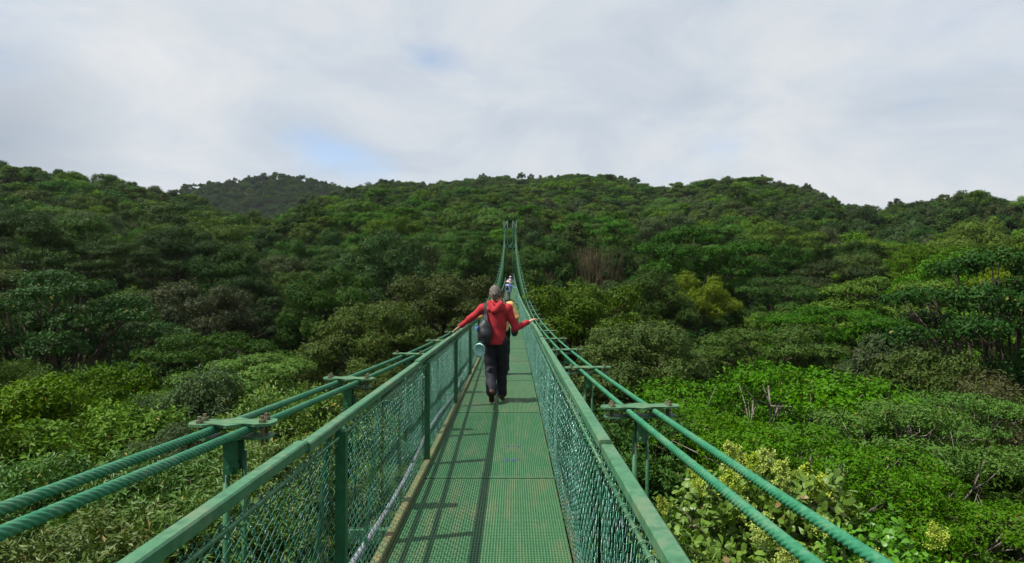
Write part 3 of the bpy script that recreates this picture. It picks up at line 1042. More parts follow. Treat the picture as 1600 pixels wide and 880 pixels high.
# trees one can pick out in the photograph: column, row of the crown's top, distance, radius
HAND = [
    ('near_umbrella', 1225, 566, 25, 7.4, 0.3, 'large bright green spreading tree filling the slope right of the bridge', 1.0),
    ('near_umbrella', 1400, 628, 19.5, 4.6, 2.1, 'bright green spreading crown below and right of the large bright tree', 1.0),
    ('near_umbrella', 1260, 668, 16.2, 3.9, 4.0, 'bright green spreading crown just above the flowering shrub', 1.0),
    ('near_umbrella', 1095, 640, 19.5, 3.4, 5.2, 'small bright green crown between the right cable clamps and the large bright tree', 1.0),
    ('near_umbrella', 1490, 612, 23.5, 4.0, 1.2, 'bright green crown beside the brownish twiggy tree', 1.0),
    ('near_umbrella', 1440, 742, 14.5, 3.0, 3.1, 'low bright green crown in the lower right above the glossy shrub', 1.0),
    ('near_dark', 1555, 392, 36, 6.2, 0.9, 'tall dark tree at the right edge rising above its neighbours', 1.15),
    ('near_brown', 1560, 585, 25, 4.6, 0.2, 'brownish twiggy tree at the right edge beside the large bright tree', 1.0),
    ('near_bush', 1600, 700, 18, 2.8, 1.2, 'dark grey green bush at the right edge under the brownish tree', 1.0),
    ('near_bush', 1570, 800, 13.5, 2.4, 2.2, 'shaded leafy bush in the bottom right corner', 1.0),
    ('near_flower', 1175, 735, 10.5, 1.9, 0.0, 'shrub with pale yellow flower heads beside the right cables', 1.0),
    ('near_flower', 1400, 835, 9.3, 1.5, 1.9, 'glossy leaved shrub at the bottom right under the outer cable', 1.0),
    ('near_bush', 1010, 640, 18.5, 2.7, 0.6, 'shaded leafy bush just behind the right cable clamps', 1.0),
    ('umbrella_mid', 1090, 352, 86, 8.5, 0.4, 'broad layered umbrella tree standing right of the bridge tower', 1.1),
    ('umbrella_bright', 1395, 432, 62, 7.2, 1.4, 'bright green flat topped tree in front of the tall dark tree', 0.9),
    ('umbrella_bright', 1300, 478, 50, 5.4, 2.0, 'bright flat pads of a tree behind the large umbrella tree', 0.9),
    ('loose_olive', 905, 438, 40, 5.2, 0.1, 'olive green tree rising beside the right handrail near the walkers', 1.0),
    ('loose_olive', 1000, 500, 33, 3.8, 1.5, 'olive green tree between the right cables and the large umbrella tree', 1.0),
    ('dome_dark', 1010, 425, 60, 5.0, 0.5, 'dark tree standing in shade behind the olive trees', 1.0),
    ('loose_grey', 1420, 520, 39, 4.6, 1.0, 'grey green open tree below the flat topped trees on the right', 1.0),
    ('umbrella_mid', 1200, 505, 44, 5.2, 2.7, 'mid green layered tree right behind the large umbrella tree', 0.9),
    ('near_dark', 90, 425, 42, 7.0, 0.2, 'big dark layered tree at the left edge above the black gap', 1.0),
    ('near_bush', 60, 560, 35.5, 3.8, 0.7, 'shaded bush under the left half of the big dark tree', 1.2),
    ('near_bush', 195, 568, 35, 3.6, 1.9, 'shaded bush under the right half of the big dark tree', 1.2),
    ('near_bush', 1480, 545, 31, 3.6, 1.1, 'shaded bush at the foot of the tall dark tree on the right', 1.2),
    ('near_bright', 25, 590, 27, 2.9, 0.2, 'bright green rounded bush at the left edge below the dark tree', 1.0),
    ('near_grey', 292, 588, 25, 3.0, 0.2, 'grey green rounded bush above the left cable clamp', 1.1),
    ('near_grey', 265, 672, 19, 1.2, 1.2, 'small grey green bush just under the larger rounded bush', 1.0),
    ('near_bright', 130, 640, 20.5, 3.3, 0.9, 'bright green leafy bush on the left below the black gap', 1.0),
    ('near_bush', 20, 665, 18.5, 2.8, 1.1, 'mid green bush at the left edge under the bright bush', 1.0),
    ('near_rosette', 60, 735, 13.5, 2.4, 0.4, 'yellowish shrub at the left edge just above the left cables', 0.9),
    ('near_rosette', 250, 712, 14, 2.6, 1.4, 'shrub with narrow leaves directly behind the left cables', 0.9),
    ('near_rosette', 130, 815, 10.3, 2.3, 2.4, 'shrub with narrow leaves below the left cables near the bottom edge', 0.9),
    ('near_rosette', 300, 775, 11.2, 2.2, 3.4, 'shrub with narrow leaves between the left cables and the handrail', 0.9),
    ('near_rosette', 420, 700, 14.5, 2.2, 4.4, 'shrub with narrow leaves seen through the left chain link fence', 0.9),
    ('near_rosette', 470, 610, 20, 2.8, 5.4, 'narrow leaved shrub behind the second left cable clamp', 0.9),
    ('umbrella_bright', 400, 555, 31, 4.0, 0.7, 'pale green flat layered tree behind the rounded grey bush', 0.8),
    ('umbrella_mid', 335, 515, 40, 4.5, 1.9, 'mid green layered tree behind the pale layered tree on the left', 0.9),
    ('loose_grey', 300, 440, 57, 6.0, 0.3, 'grey green tree with pale limbs left of the dark forest gap', 1.0),
    ('dome_mid', 330, 345, 105, 8.0, 0.3, 'tall domed tree on the left slope below the dark hill', 1.25),
    ('loose_olive', 690, 425, 52, 6.0, 0.3, 'olive green tree left of the walkers beyond the left handrail', 0.9),
    ('loose_olive', 590, 470, 42, 4.6, 1.3, 'olive green tree on the left between the walkers and the grey tree', 0.9),
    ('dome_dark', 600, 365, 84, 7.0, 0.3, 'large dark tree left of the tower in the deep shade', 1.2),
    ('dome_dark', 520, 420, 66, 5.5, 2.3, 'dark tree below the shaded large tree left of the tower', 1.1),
    ('dome_mid', 735, 372, 98, 5.5, 2.3, 'rounded tree standing just left of the bridge tower', 1.2),
    ('dome_dark', 860, 372, 92, 5.5, 1.3, 'dark rounded tree standing just right of the bridge tower', 1.2),
    ('dome_lime', 950, 470, 45, 2.2, 1.3, 'small yellow green tree between the olive trees on the right', 1.0),
]
for key, px, py, Y, R, rz, lab, sq in HAND:
    X, Y, top = at(px, py, Y)
    place(key, X, Y, top, R, rz, lab, sq)


def flower_heads():
    rng = np.random.default_rng(77)
    sp = 13
    T, N = [], []
    for q in range(sp):
        a = q * 2.4
        hz = q / sp
        d = nrm(np.array([math.cos(a) * (1.1 - hz), math.sin(a) * (1.1 - hz), 0.5 + hz]))
        b = np.array([0, 0, 0.20 * hz])
        ln = 0.17 * (1.1 - 0.5 * hz)
        t_ = rng.uniform(0.25, 1, 44)
        T.append(b + d * (ln * t_)[:, None] + rng.normal(0, 0.013, (44, 3)))
        N.append(nrm(rng.normal(0, 1, (44, 3)) + d))
    T, N = np.concatenate(T), np.concatenate(N)
    n = len(T)
    V = leaves(rng, T, N, 2, 0.026, 0.02, 1.2, 0.5, 0.010, 0.6, 0.6)
    tint = rng.uniform(0.1, 0.9, n * 2)
    me = make_mesh('flower_head', V.reshape(-1, 3), leaf_faces(n * 2), 'flower', tint=np.concatenate([tint, tint]))
    rnd = random.Random(8)
    for t in TREES:
        if t['key'] != 'near_flower':
            continue
        root = t['o']
        R = t['R']
        k = 30 if R > 1.7 else 3
        gz = root.location.z
        for i in range(k):
            u = math.sqrt(rnd.random()) * R * 0.95
            a = rnd.uniform(0, 2 * math.pi)
            zz = t['top'] - gz + 0.0 - 0.75 * 1.5 * (u / R) ** 2 * (R / 1.9) + rnd.uniform(-.12, .12)
            o = link('flower_head', me, root, (u * math.cos(a), u * math.sin(a), zz), (rnd.uniform(-.7, .7), rnd.uniform(-.7, .7), rnd.uniform(0, 6)))
            s_ = rnd.uniform(0.8, 1.5)
            o.scale = (s_, s_, s_)


flower_heads()


def fill_trees():
    """the rest of the nearer forest, tree by tree"""
    rng = random.Random(21)
    count = 0
    keys_left = ['dome_dark', 'dome_mid', 'loose_grey', 'umbrella_dark', 'umbrella_mid', 'loose_olive', 'dome_mid', 'dome_bright', 'dome_dark', 'dome_dark']
    keys_mid = ['dome_dark', 'loose_olive', 'dome_mid', 'dome_dark', 'dome_mid', 'umbrella_mid', 'dome_bright']
    keys_right = ['umbrella_bright', 'umbrella_mid', 'umbrella_bright', 'umbrella_mid', 'dome_mid', 'loose_olive', 'dome_dark', 'dome_bright', 'umbrella_dark', 'loose_grey', 'dome_lime']
    near_l = ['near_bush', 'near_rosette', 'near_bright', 'near_rosette', 'near_grey']
    near_r = ['near_bush', 'near_bright', 'near_bush', 'near_bright']
    for it in range(26000):
        if count >= 250:
            break
        # nearest first so that the trees showing largest get their places
        f = it / 26000.0
        rmax = 12 + 165 * f
        rmin = 7.0 if f < 0.25 else max(9.0, rmax - 70)
        r = math.sqrt(rng.uniform(rmin ** 2, rmax ** 2))
        az = rng.uniform(-0.80, 0.80)
        X, Y = r * math.sin(az), r * math.cos(az)
        if Y < 4:
            continue
        px = 800 + FPX * X / Y
        if 11 < r < 31 and 960 < px < 1570:
            continue
        if r < 24:
            R = rng.uniform(1.6, 2.8)
            key = rng.choice(near_l if X < 0 else near_r)
        elif r < 45:
            R = rng.uniform(2.6, 4.4)
            key = rng.choice(keys_left if px < 520 else keys_mid if px < 980 else keys_right)
        else:
            R = rng.uniform(3.8, 7.6) * (0.9 + r / 700)
            key = rng.choice(keys_left if px < 520 else keys_mid if px < 980 else keys_right)
        if any((X - a) ** 2 + (Y - b) ** 2 < ((R + c) * (0.78 if r < 40 else 0.86)) ** 2 for a, b, c in PLACED):
            continue
        top = float(canopy(np.array(X), np.array(Y))) + rng.uniform(-3.2, 2.6) * min(1.0, r / 60) + (R - 4.5) * 0.5
        # keep clear of the bridge: crowns beside it stay low, none stands in it
        if Y < TOWER_Y + 5:
            d = abs(X - float(cx(Y)))
            if d < R + 1.6:
                lim = float(deck_z(Y)) - 0.9
                if d < R * 0.5 + 1.4 and Y > 62:
                    continue
                top = min(top, lim - 0.4 - (0.7 if Y < 20 else 0))
        place(key, X, Y, top, R, rng.uniform(0, 6.28), None, rng.uniform(0.9, 1.2), rng)
        count += 1
    return count


N_FILL = fill_trees()


def label_trees():
    """say for every tree how it looks and where it stands in the view"""
    ordw = ['first', 'second', 'third', 'fourth', 'fifth', 'sixth', 'seventh', 'eighth', 'ninth', 'tenth', 'eleventh', 'twelfth', 'thirteenth', 'fourteenth', 'fifteenth', 'sixteenth', 'seventeenth', 'eighteenth', 'nineteenth', 'twentieth']
    buckets = {}
    for t in TREES:
        r = math.hypot(t['X'], t['Y'])
        px = 800 + FPX * t['X'] / t['Y']
        side = 'left of the bridge' if px < 790 else 'right of the bridge'
        if abs(px - 800) < 110 and r > 100:
            side = 'by the bridge tower'
        zone = ('close below' if r < 24 else 'in near treetops' if r < 48 else 'across the valley' if r < 85 else 'on the lower hillside' if r < 130 else 'halfway up the hillside')
        t['group'] = ('shrubs' if t['nm'] == 'shrub' else 'trees') + ' ' + zone
        o = t['o']
        o['category'] = t['nm']
        o['group'] = t['group']
        if t['label']:
            o['label'] = t['label']
        else:
            c, f = LOOK[t['key']]
            buckets.setdefault((c, f, side, zone), []).append((px, t))
    for (c, f, side, zone), lst in buckets.items():
        lst.sort(key=lambda q: q[0])
        n = len(lst)
        for i, (px, t) in enumerate(lst):
            if n == 1:
                lab = f'{c} {f} {zone} {side}'
            elif n == 2:
                lab = f'{c} {f} {zone} {side}, the {"left" if i == 0 else "right"} one'
            else:
                w = 'leftmost' if i == 0 else 'rightmost' if i == n - 1 else ordw[i]
                lab = f'{c} {f} {zone} {side}, {w}'
            t['o']['label'] = lab


label_trees()


def dry_thicket():
    """pale dead canes standing right of the tower"""
    rng = np.random.default_rng(5)
    X, Y, top = at(915, 392, 92)
    gz = float(ground_z(np.array(X), np.array(Y)))
    root = link('dry_thicket', None, None, (X, Y, gz), label='pale brown thicket of dead canes on the slope right of the tower', category='thicket')
    m = MB()
    for i in range(420):
        b = np.array([rng.normal(0, 2.6), rng.normal(0, 1.6), top - gz - 5.5])
        h = rng.uniform(3.2, 6.2)
        t = b + [rng.normal(0, 1.0), rng.normal(0, 0.8), h]
        mid = (b + t) / 2 + rng.normal(0, 0.12, 3)
        m.tube([b, mid, t], [0.05, 0.04, 0.015], 3, cap=False)
    for i in range(40):
        b = np.array([rng.normal(0, 2.4), rng.normal(0, 1.4), 0.0])
        m.tube([b, b + [0, 0, top - gz - 4]], [0.06, 0.05], 4)
    o = m.build('cane', 'dry_stem', root)
    o['kind'] = 'stuff'


dry_thicket()


def far_forest():
    """the wood on the far hillsides: one mass of crowns nobody could count"""
    protos = bpy.data.collections.new('far_tree_shapes')
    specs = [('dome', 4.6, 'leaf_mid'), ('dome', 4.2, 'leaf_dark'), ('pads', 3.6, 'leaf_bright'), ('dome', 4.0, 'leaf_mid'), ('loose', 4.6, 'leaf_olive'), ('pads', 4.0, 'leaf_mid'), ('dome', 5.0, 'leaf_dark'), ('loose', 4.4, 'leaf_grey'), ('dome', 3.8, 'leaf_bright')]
    for i, (kind, Hc, lm) in enumerate(specs):
        crown, trunk = make_tree(4000 + i * 13, kind, 5, Hc, 24, 1500, 6, 0.36, 0.21, lm, trunk_len=9, deep=0.4)
        me = crown
        # trunk joins the crown as one shape
        V0 = np.empty(len(me.vertices) * 3, np.float32)
        me.vertices.foreach_get('co', V0)
        V1 = np.empty(len(trunk.vertices) * 3, np.float32)
        trunk.vertices.foreach_get('co', V1)
        F0 = leaf_faces(len(V0) // 12)
        loops = np.empty(len(trunk.loops), np.int32)
        trunk.loops.foreach_get('vertex_index', loops)
        tot = np.empty(len(trunk.polygons), np.int32)
        trunk.polygons.foreach_get('loop_total', tot)
        st = np.empty(len(trunk.polygons), np.int32)
        trunk.polygons.foreach_get('loop_start', st)
        q = st[tot == 4]
        F1 = loops[q[:, None] + np.arange(4)] + len(V0) // 3
        tint = np.empty(len(me.polygons), np.float32)
        me.attributes['tint'].data.foreach_get('value', tint)
        nm = make_mesh('far_tree', np.concatenate([V0.reshape(-1, 3), V1.reshape(-1, 3)]), [F0, F1], lm, tint=np.concatenate([tint, np.zeros(len(F1), np.float32)]))
        nm.materials.append(MATS['bark'])
        mi = np.concatenate([np.zeros(len(F0), np.int32), np.ones(len(F1), np.int32)])
        nm.polygons.foreach_set('material_index', mi)
        ob = bpy.data.objects.new('far_tree_%d' % i, nm)
        protos.objects.link(ob)
    rng = np.random.default_rng(12)
    pts = []
    placed = np.array([(a, b, c) for a, b, c in PLACED])
    r = 100.0
    while r < 1160:
        sp = 7.2 if r < 300 else 7.8
        daz = sp / r
        if r > 660:
            azs = np.arange(-0.62, -0.05, daz)
        else:
            azs = np.arange(-0.92, 0.92, daz)
        azs = azs + rng.uniform(-0.4, 0.4, len(azs)) * daz
        rr = r + rng.uniform(-0.4, 0.4, len(azs)) * sp
        pts.append(np.stack([rr * np.sin(azs), rr * np.cos(azs)], 1))
        r += sp * 0.86
    P = np.concatenate(pts)
    rad = rng.uniform(3.2, 6.6, len(P))
    d = np.sqrt(((P[:, None, :] - placed[None, :, :2]) ** 2).sum(-1)) - placed[None, :, 2] * 0.72
    keep = d.min(1) > rad * 0.6
    rP = np.hypot(P[:, 0], P[:, 1])
    xp = 800 + FPX * P[:, 0] / P[:, 1]
    R = np.interp(xp, _SX, _SR)
    keep &= (rP < R + 30) | ((rP > 700) & (xp > 180) & (xp < 660))
    keep &= ~((np.abs(P[:, 0] - cx(P[:, 1])) < rad + 1.5) & (P[:, 1] < 116))
    P, rad, rP = P[keep], rad[keep], rP[keep]
    n = len(P)
    z = canopy(P[:, 0], P[:, 1]) + rng.normal(0, 1.5, n) + (rad - 4.5) * 0.7
    xq = 800 + FPX * P[:, 0] / P[:, 1]
    edge = np.abs(rP - np.interp(xq, _SX, _SR)) < 26
    tall = rng.uniform(0, 1, n) < np.where(edge, 0.22, 0.06)
    z = z + tall * rng.uniform(0.6, np.where(edge, 2.6, 3.0), n)
    rad = np.where(tall, rad * 0.72, rad)
    me = bpy.data.meshes.new('far_forest')
    me.vertices.add(n)
    me.vertices.foreach_set('co', np.stack([P[:, 0], P[:, 1], z], 1).astype(np.float32).ravel())
    # patches of like trees
    f = np.sin(P[:, 0] * 0.021 + 1.1) + np.sin(P[:, 1] * 0.017 + P[:, 0] * 0.013) + rng.normal(0, 0.9, n)
    idx = np.where(f > 0.6, rng.choice([2, 5, 8, 3, 2, 4], n), np.where(f < -0.7, rng.choice([1, 6, 0, 1, 7], n), rng.choice([0, 3, 4, 5, 7, 0, 8], n)))
    idx = np.where(tall & edge, rng.choice([7, 6, 4, 0], n), idx)
    idx = np.where(rP > 690, rng.choice([1, 6, 0, 1, 3, 6], n), idx)  # far hill gets mostly dark-leaved trees in place of cloud shadow
    for nm_, typ, val in (('idx', 'INT', idx.astype(np.int32)), ('scl', 'FLOAT', (rad / 5).astype(np.float32)), ('rot', 'FLOAT', rng.uniform(0, 6.28, n).astype(np.float32)),
                          ('sqz', 'FLOAT', rng.uniform(0.85, 1.3, n).astype(np.float32))):
        a = me.attributes.new(nm_, typ, 'POINT')
        a.data.foreach_set('value', val)
    ob = link('far_forest', me, kind='stuff', label='mass of forest trees covering the far hillsides up to the skyline', category='forest')
    ng = bpy.data.node_groups.new('far_forest', 'GeometryNodeTree')
    ng.interface.new_socket('Geometry', in_out='INPUT', socket_type='NodeSocketGeometry')
    ng.interface.new_socket('Geometry', in_out='OUTPUT', socket_type='NodeSocketGeometry')
    N, Lk = ng.nodes, ng.links
    gi, go = N.new('NodeGroupInput'), N.new('NodeGroupOutput')
    iop = N.new('GeometryNodeInstanceOnPoints')
    ci = N.new('GeometryNodeCollectionInfo')
    ci.inputs['Collection'].default_value = protos
    ci.inputs['Separate Children'].default_value = True
    ci.inputs['Reset Children'].default_value = True

    def attr(nm_, typ):
        a = N.new('GeometryNodeInputNamedAttribute')
        a.data_type = typ
        a.inputs['Name'].default_value = nm_
        return a.outputs['Attribute']
    ir, sx = attr('idx', 'INT'), attr('scl', 'FLOAT')
    rt, sq = attr('rot', 'FLOAT'), attr('sqz', 'FLOAT')
    mul = N.new('ShaderNodeMath')
    mul.operation = 'MULTIPLY'
    Lk.new(sx, mul.inputs[0])
    Lk.new(sq, mul.inputs[1])
    cs = N.new('ShaderNodeCombineXYZ')
    Lk.new(sx, cs.inputs[0])
    Lk.new(sx, cs.inputs[1])
    Lk.new(mul.outputs[0], cs.inputs[2])
    cr = N.new('ShaderNodeCombineXYZ')
    Lk.new(rt, cr.inputs[2])
    e2r = N.new('FunctionNodeEulerToRotation')
    Lk.new(cr.outputs[0], e2r.inputs[0])
    Lk.new(gi.outputs[0], iop.inputs['Points'])
    Lk.new(ci.outputs[0], iop.inputs['Instance'])
    iop.inputs['Pick Instance'].default_value = True
    Lk.new(ir, iop.inputs['Instance Index'])
    Lk.new(e2r.outputs[0], iop.inputs['Rotation'])
    Lk.new(cs.outputs[0], iop.inputs['Scale'])
    Lk.new(iop.outputs[0], go.inputs[0])
    md = ob.modifiers.new('trees', 'NODES')
    md.node_group = ng
    # shaded undergrowth filling the hollows between the nearer trees
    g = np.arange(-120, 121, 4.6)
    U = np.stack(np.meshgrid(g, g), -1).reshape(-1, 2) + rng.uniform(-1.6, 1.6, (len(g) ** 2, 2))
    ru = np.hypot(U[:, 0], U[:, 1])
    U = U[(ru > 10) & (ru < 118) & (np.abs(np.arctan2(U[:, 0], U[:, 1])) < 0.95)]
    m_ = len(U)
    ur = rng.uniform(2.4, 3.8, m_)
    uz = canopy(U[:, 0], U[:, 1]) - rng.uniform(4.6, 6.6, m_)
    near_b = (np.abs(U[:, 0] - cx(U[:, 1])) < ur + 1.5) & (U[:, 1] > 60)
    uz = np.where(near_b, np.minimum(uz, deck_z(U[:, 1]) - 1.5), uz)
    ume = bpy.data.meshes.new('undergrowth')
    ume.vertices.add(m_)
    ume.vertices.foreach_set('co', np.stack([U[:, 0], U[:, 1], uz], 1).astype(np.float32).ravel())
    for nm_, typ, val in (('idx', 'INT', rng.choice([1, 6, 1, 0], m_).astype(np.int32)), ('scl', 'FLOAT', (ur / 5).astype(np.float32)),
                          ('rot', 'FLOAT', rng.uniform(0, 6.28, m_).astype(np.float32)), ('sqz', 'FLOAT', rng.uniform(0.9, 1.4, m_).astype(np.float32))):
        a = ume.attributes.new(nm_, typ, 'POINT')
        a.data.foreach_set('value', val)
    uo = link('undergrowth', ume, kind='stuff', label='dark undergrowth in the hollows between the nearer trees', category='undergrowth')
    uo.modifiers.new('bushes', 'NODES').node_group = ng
    return n


N_FAR = far_forest()
print('fill', N_FILL, 'far', N_FAR)


def haze():
    m = bpy.data.materials.new('haze')
    m.use_nodes = True
    t = NT(m.node_tree)
    v = t.n('ShaderNodeVolumePrincipled', {'Color': (0.80, 0.86, 0.95, 1), 'Density': 0.00006, 'Anisotropy': 0.3})
    out = t.n('ShaderNodeOutputMaterial')
    t.set(out, 'Volume', v.outputs[0])
    MATS['haze'] = m
    b = MB()
    b.box((0, 0, 30), (12000, 12000, 330))
    b.build('haze', 'haze', kind='stuff')


haze()

# ------------------------------------------------------------------ people


class SDF:
    """a soft union of tapered limbs on a grid, turned into one closed skin"""
    def __init__(self, lo, hi, h):
        self.lo = np.asarray(lo, float)
        self.h = h
        n = np.ceil((np.asarray(hi, float) - self.lo) / h).astype(int) + 1
        self.n = n
        self.ax = [self.lo[i] + h * np.arange(n[i]) for i in range(3)]
        self.V = np.full(n, 1.0, np.float32)

    def _slice(self, mn, mx):
        s = []
        for i in range(3):
            a = max(0, int((mn[i] - self.lo[i]) / self.h) - 1)
            b = min(self.n[i], int((mx[i] - self.lo[i]) / self.h) + 3)
            if b <= a:
                return None
            s.append(slice(a, b))
        return tuple(s)

    def cone(self, a, b, ra, rb, k=0.02, sx=1.0, sy=1.0, cut=False):
        """tapered limb from a to b; sx, sy squeeze the cross-section along x or y"""
        a, b = np.asarray(a, float), np.asarray(b, float)
        m = max(ra, rb) * max(1, sx, sy) + k * 1.5 + 2 * self.h
        sl = self._slice(np.minimum(a, b) - m, np.maximum(a, b) + m)
        if sl is None:
            return
        X, Y, Z = np.meshgrid(self.ax[0][sl[0]], self.ax[1][sl[1]], self.ax[2][sl[2]], indexing='ij')
        d = b - a
        L2 = max(1e-9, float(d @ d))
        t = np.clip(((X - a[0]) * d[0] + (Y - a[1]) * d[1] + (Z - a[2]) * d[2]) / L2, 0, 1)
        q = np.sqrt(((X - a[0] - t * d[0]) / sx) ** 2 + ((Y - a[1] - t * d[1]) / sy) ** 2 + (Z - a[2] - t * d[2]) ** 2)
        dist = (q - (ra + (rb - ra) * t)) * min(sx, sy, 1.0)
        self._merge(sl, dist.astype(np.float32), k, cut)

    def ball(self, c, r, k=0.02, cut=False):
        """ellipsoid with half sizes r"""
        c, r = np.asarray(c, float), np.asarray(r, float)
        m = r + k * 1.5 + 2 * self.h
        sl = self._slice(c - m, c + m)
        if sl is None:
            return
        X, Y, Z = np.meshgrid(self.ax[0][sl[0]], self.ax[1][sl[1]], self.ax[2][sl[2]], indexing='ij')
        q = np.sqrt(((X - c[0]) / r[0]) ** 2 + ((Y - c[1]) / r[1]) ** 2 + ((Z - c[2]) / r[2]) ** 2)
        self._merge(sl, ((q - 1) * r.min()).astype(np.float32), k, cut)

    def _merge(self, sl, d, k, cut):
        v = self.V[sl]
        if cut:
            self.V[sl] = np.maximum(v, -d)
            return
        hh = np.clip(0.5 + 0.5 * (v - d) / k, 0, 1)
        self.V[sl] = v * (1 - hh) + d * hh - k * hh * (1 - hh)

    def folds(self, amp, fx, fz, seed=0.0):
        X, Y, Z = np.meshgrid(*self.ax, indexing='ij')
        self.V += (amp * (np.sin(fz * Z + fx * X * 0.7 + 3 * np.sin(5 * Y + seed) + seed) * np.sin(fx * X + 0.4 * fz * Z + seed * 2) )).astype(np.float32)

    def above(self, axis, val, keep_greater=True):
        shape = [1, 1, 1]
        shape[axis] = -1
        c = self.ax[axis].reshape(shape)
        d = (val - c) if keep_greater else (c - val)
        self.V = np.maximum(self.V, d.astype(np.float32))

    def mesh(self, name, mat):
        V, h = self.V, self.h
        n = np.array(V.shape)
        ins = V < 0
        cs = n - 1
        S = np.zeros(tuple(cs) + (3,), np.float32)
        Cn = np.zeros(tuple(cs), np.int16)

        def cor(arr, o):
            return arr[o[0]:o[0] + cs[0], o[1]:o[1] + cs[1], o[2]:o[2] + cs[2]]
        cn = np.zeros(tuple(cs), np.int8)
        for o in np.ndindex(2, 2, 2):
            cn += cor(ins, o)
        act = np.argwhere((cn > 0) & (cn < 8))
        pos = np.zeros((len(act), 3))
        cnt = np.zeros(len(act))
        for ax_ in range(3):
            for o in np.ndindex(2, 2, 2):
                if o[ax_]:
                    continue
                o2 = list(o)
                o2[ax_] = 1
                A = act + np.array(o)
                B = act + np.array(o2)
                va = V[A[:, 0], A[:, 1], A[:, 2]]
                vb = V[B[:, 0], B[:, 1], B[:, 2]]
                cr = (va < 0) != (vb < 0)
                t = np.where(cr, va / np.where(va - vb == 0, 1, va - vb), 0)
                p = A + t[:, None] * (B - A)
                pos += p * cr[:, None]
                cnt += cr
        P = self.lo + h * pos / np.maximum(cnt, 1)[:, None]
        idx = -np.ones(tuple(cs), np.int64)
        idx[act[:, 0], act[:, 1], act[:, 2]] = np.arange(len(act))
        F = []
        for ax_ in range(3):
            u, w = (ax_ + 1) % 3, (ax_ + 2) % 3
            sl0 = [slice(None)] * 3
            sl1 = [slice(None)] * 3
            sl0[ax_] = slice(0, n[ax_] - 1)
            sl1[ax_] = slice(1, n[ax_])
            a, b = ins[tuple(sl0)], ins[tuple(sl1)]
            E = np.argwhere(a != b)
            E = E[(E[:, u] > 0) & (E[:, w] > 0) & (E[:, u] < cs[u]) & (E[:, w] < cs[w])]
            if not len(E):
                continue
            sg = a[E[:, 0], E[:, 1], E[:, 2]]
            q = []
            for du, dw in ((1, 1), (0, 1), (0, 0), (1, 0)):
                G = E.copy()
                G[:, u] -= du
                G[:, w] -= dw
                q.append(idx[G[:, 0], G[:, 1], G[:, 2]])
            Q = np.stack(q, 1)
            Q[~sg] = Q[~sg][:, ::-1]
            F.append(Q)
        F = np.concatenate(F)
        F = F[(F >= 0).all(1)]
        return make_mesh(name, P, F, mat, smooth=True)


def v3(*a):
    return np.array(a, float)


def add_hand(S, wrist, d, palm_n, side, g=1.0):
    """palm, four fingers and a thumb; d points along the fingers, palm_n out of the palm, side = +1 when the thumb lies along +cross"""
    d = nrm(v3(*d))
    palm_n = nrm(v3(*palm_n) - d * float(np.dot(palm_n, d)))
    w = np.cross(d, palm_n) * side
    p0 = wrist + d * 0.02
    for q in (-0.026, -0.009, 0.009, 0.026):
        S.cone(p0 + w * q * 0.8, p0 + w * q + d * 0.075 * g, 0.0135, 0.0125, 0.012)
    for q, ln in ((-0.031, 0.058), (-0.0105, 0.072), (0.0105, 0.078), (0.031, 0.068)):
        a = p0 + w * q + d * 0.082 * g
        b = a + d * ln * 0.5 + palm_n * 0.008
        c = b + d * ln * 0.42 + palm_n * 0.024
        S.cone(a, b, 0.0098, 0.009, 0.004)
        S.cone(b, c, 0.009, 0.0078, 0.004)
    a = p0 + w * 0.026 + d * 0.012
    b = a + w * 0.030 + d * 0.034 + palm_n * 0.008
    c = b + w * 0.010 + d * 0.030 + palm_n * 0.010
    S.cone(a, b, 0.013, 0.0105, 0.008)
    S.cone(b, c, 0.0105, 0.0085, 0.005)


def add_head(S, c, yaw=0.0, k=0.012):
    """skull, jaw, nose, ears, brow, lips and eye sockets; looks along +y turned by yaw"""
    cy, sy = math.cos(yaw), math.sin(yaw)

    def q(x, y, z):
        return c + v3(x * cy - y * sy, x * sy + y * cy, z)
    S.ball(c + v3(0, 0, 0.02), (0.076, 0.095, 0.098), k)
    S.ball(q(0, 0.030, -0.055), (0.056, 0.062, 0.060), 0.03)
    S.cone(q(0, 0.092, 0.012), q(0, 0.112, -0.022), 0.009, 0.014, 0.01)
    S.cone(q(-0.035, 0.083, 0.022), q(0.035, 0.083, 0.022), 0.010, 0.010, 0.012)
    S.cone(q(-0.02, 0.090, -0.055), q(0.02, 0.090, -0.055), 0.008, 0.008, 0.008)
    for s in (-1, 1):
        S.cone(q(s * 0.078, -0.008, 0.018), q(s * 0.080, 0.0, -0.022), 0.013, 0.009, 0.006)
        S.ball(q(s * 0.032, 0.092, 0.006), (0.014, 0.010, 0.009), 0.006, cut=True)
    return q


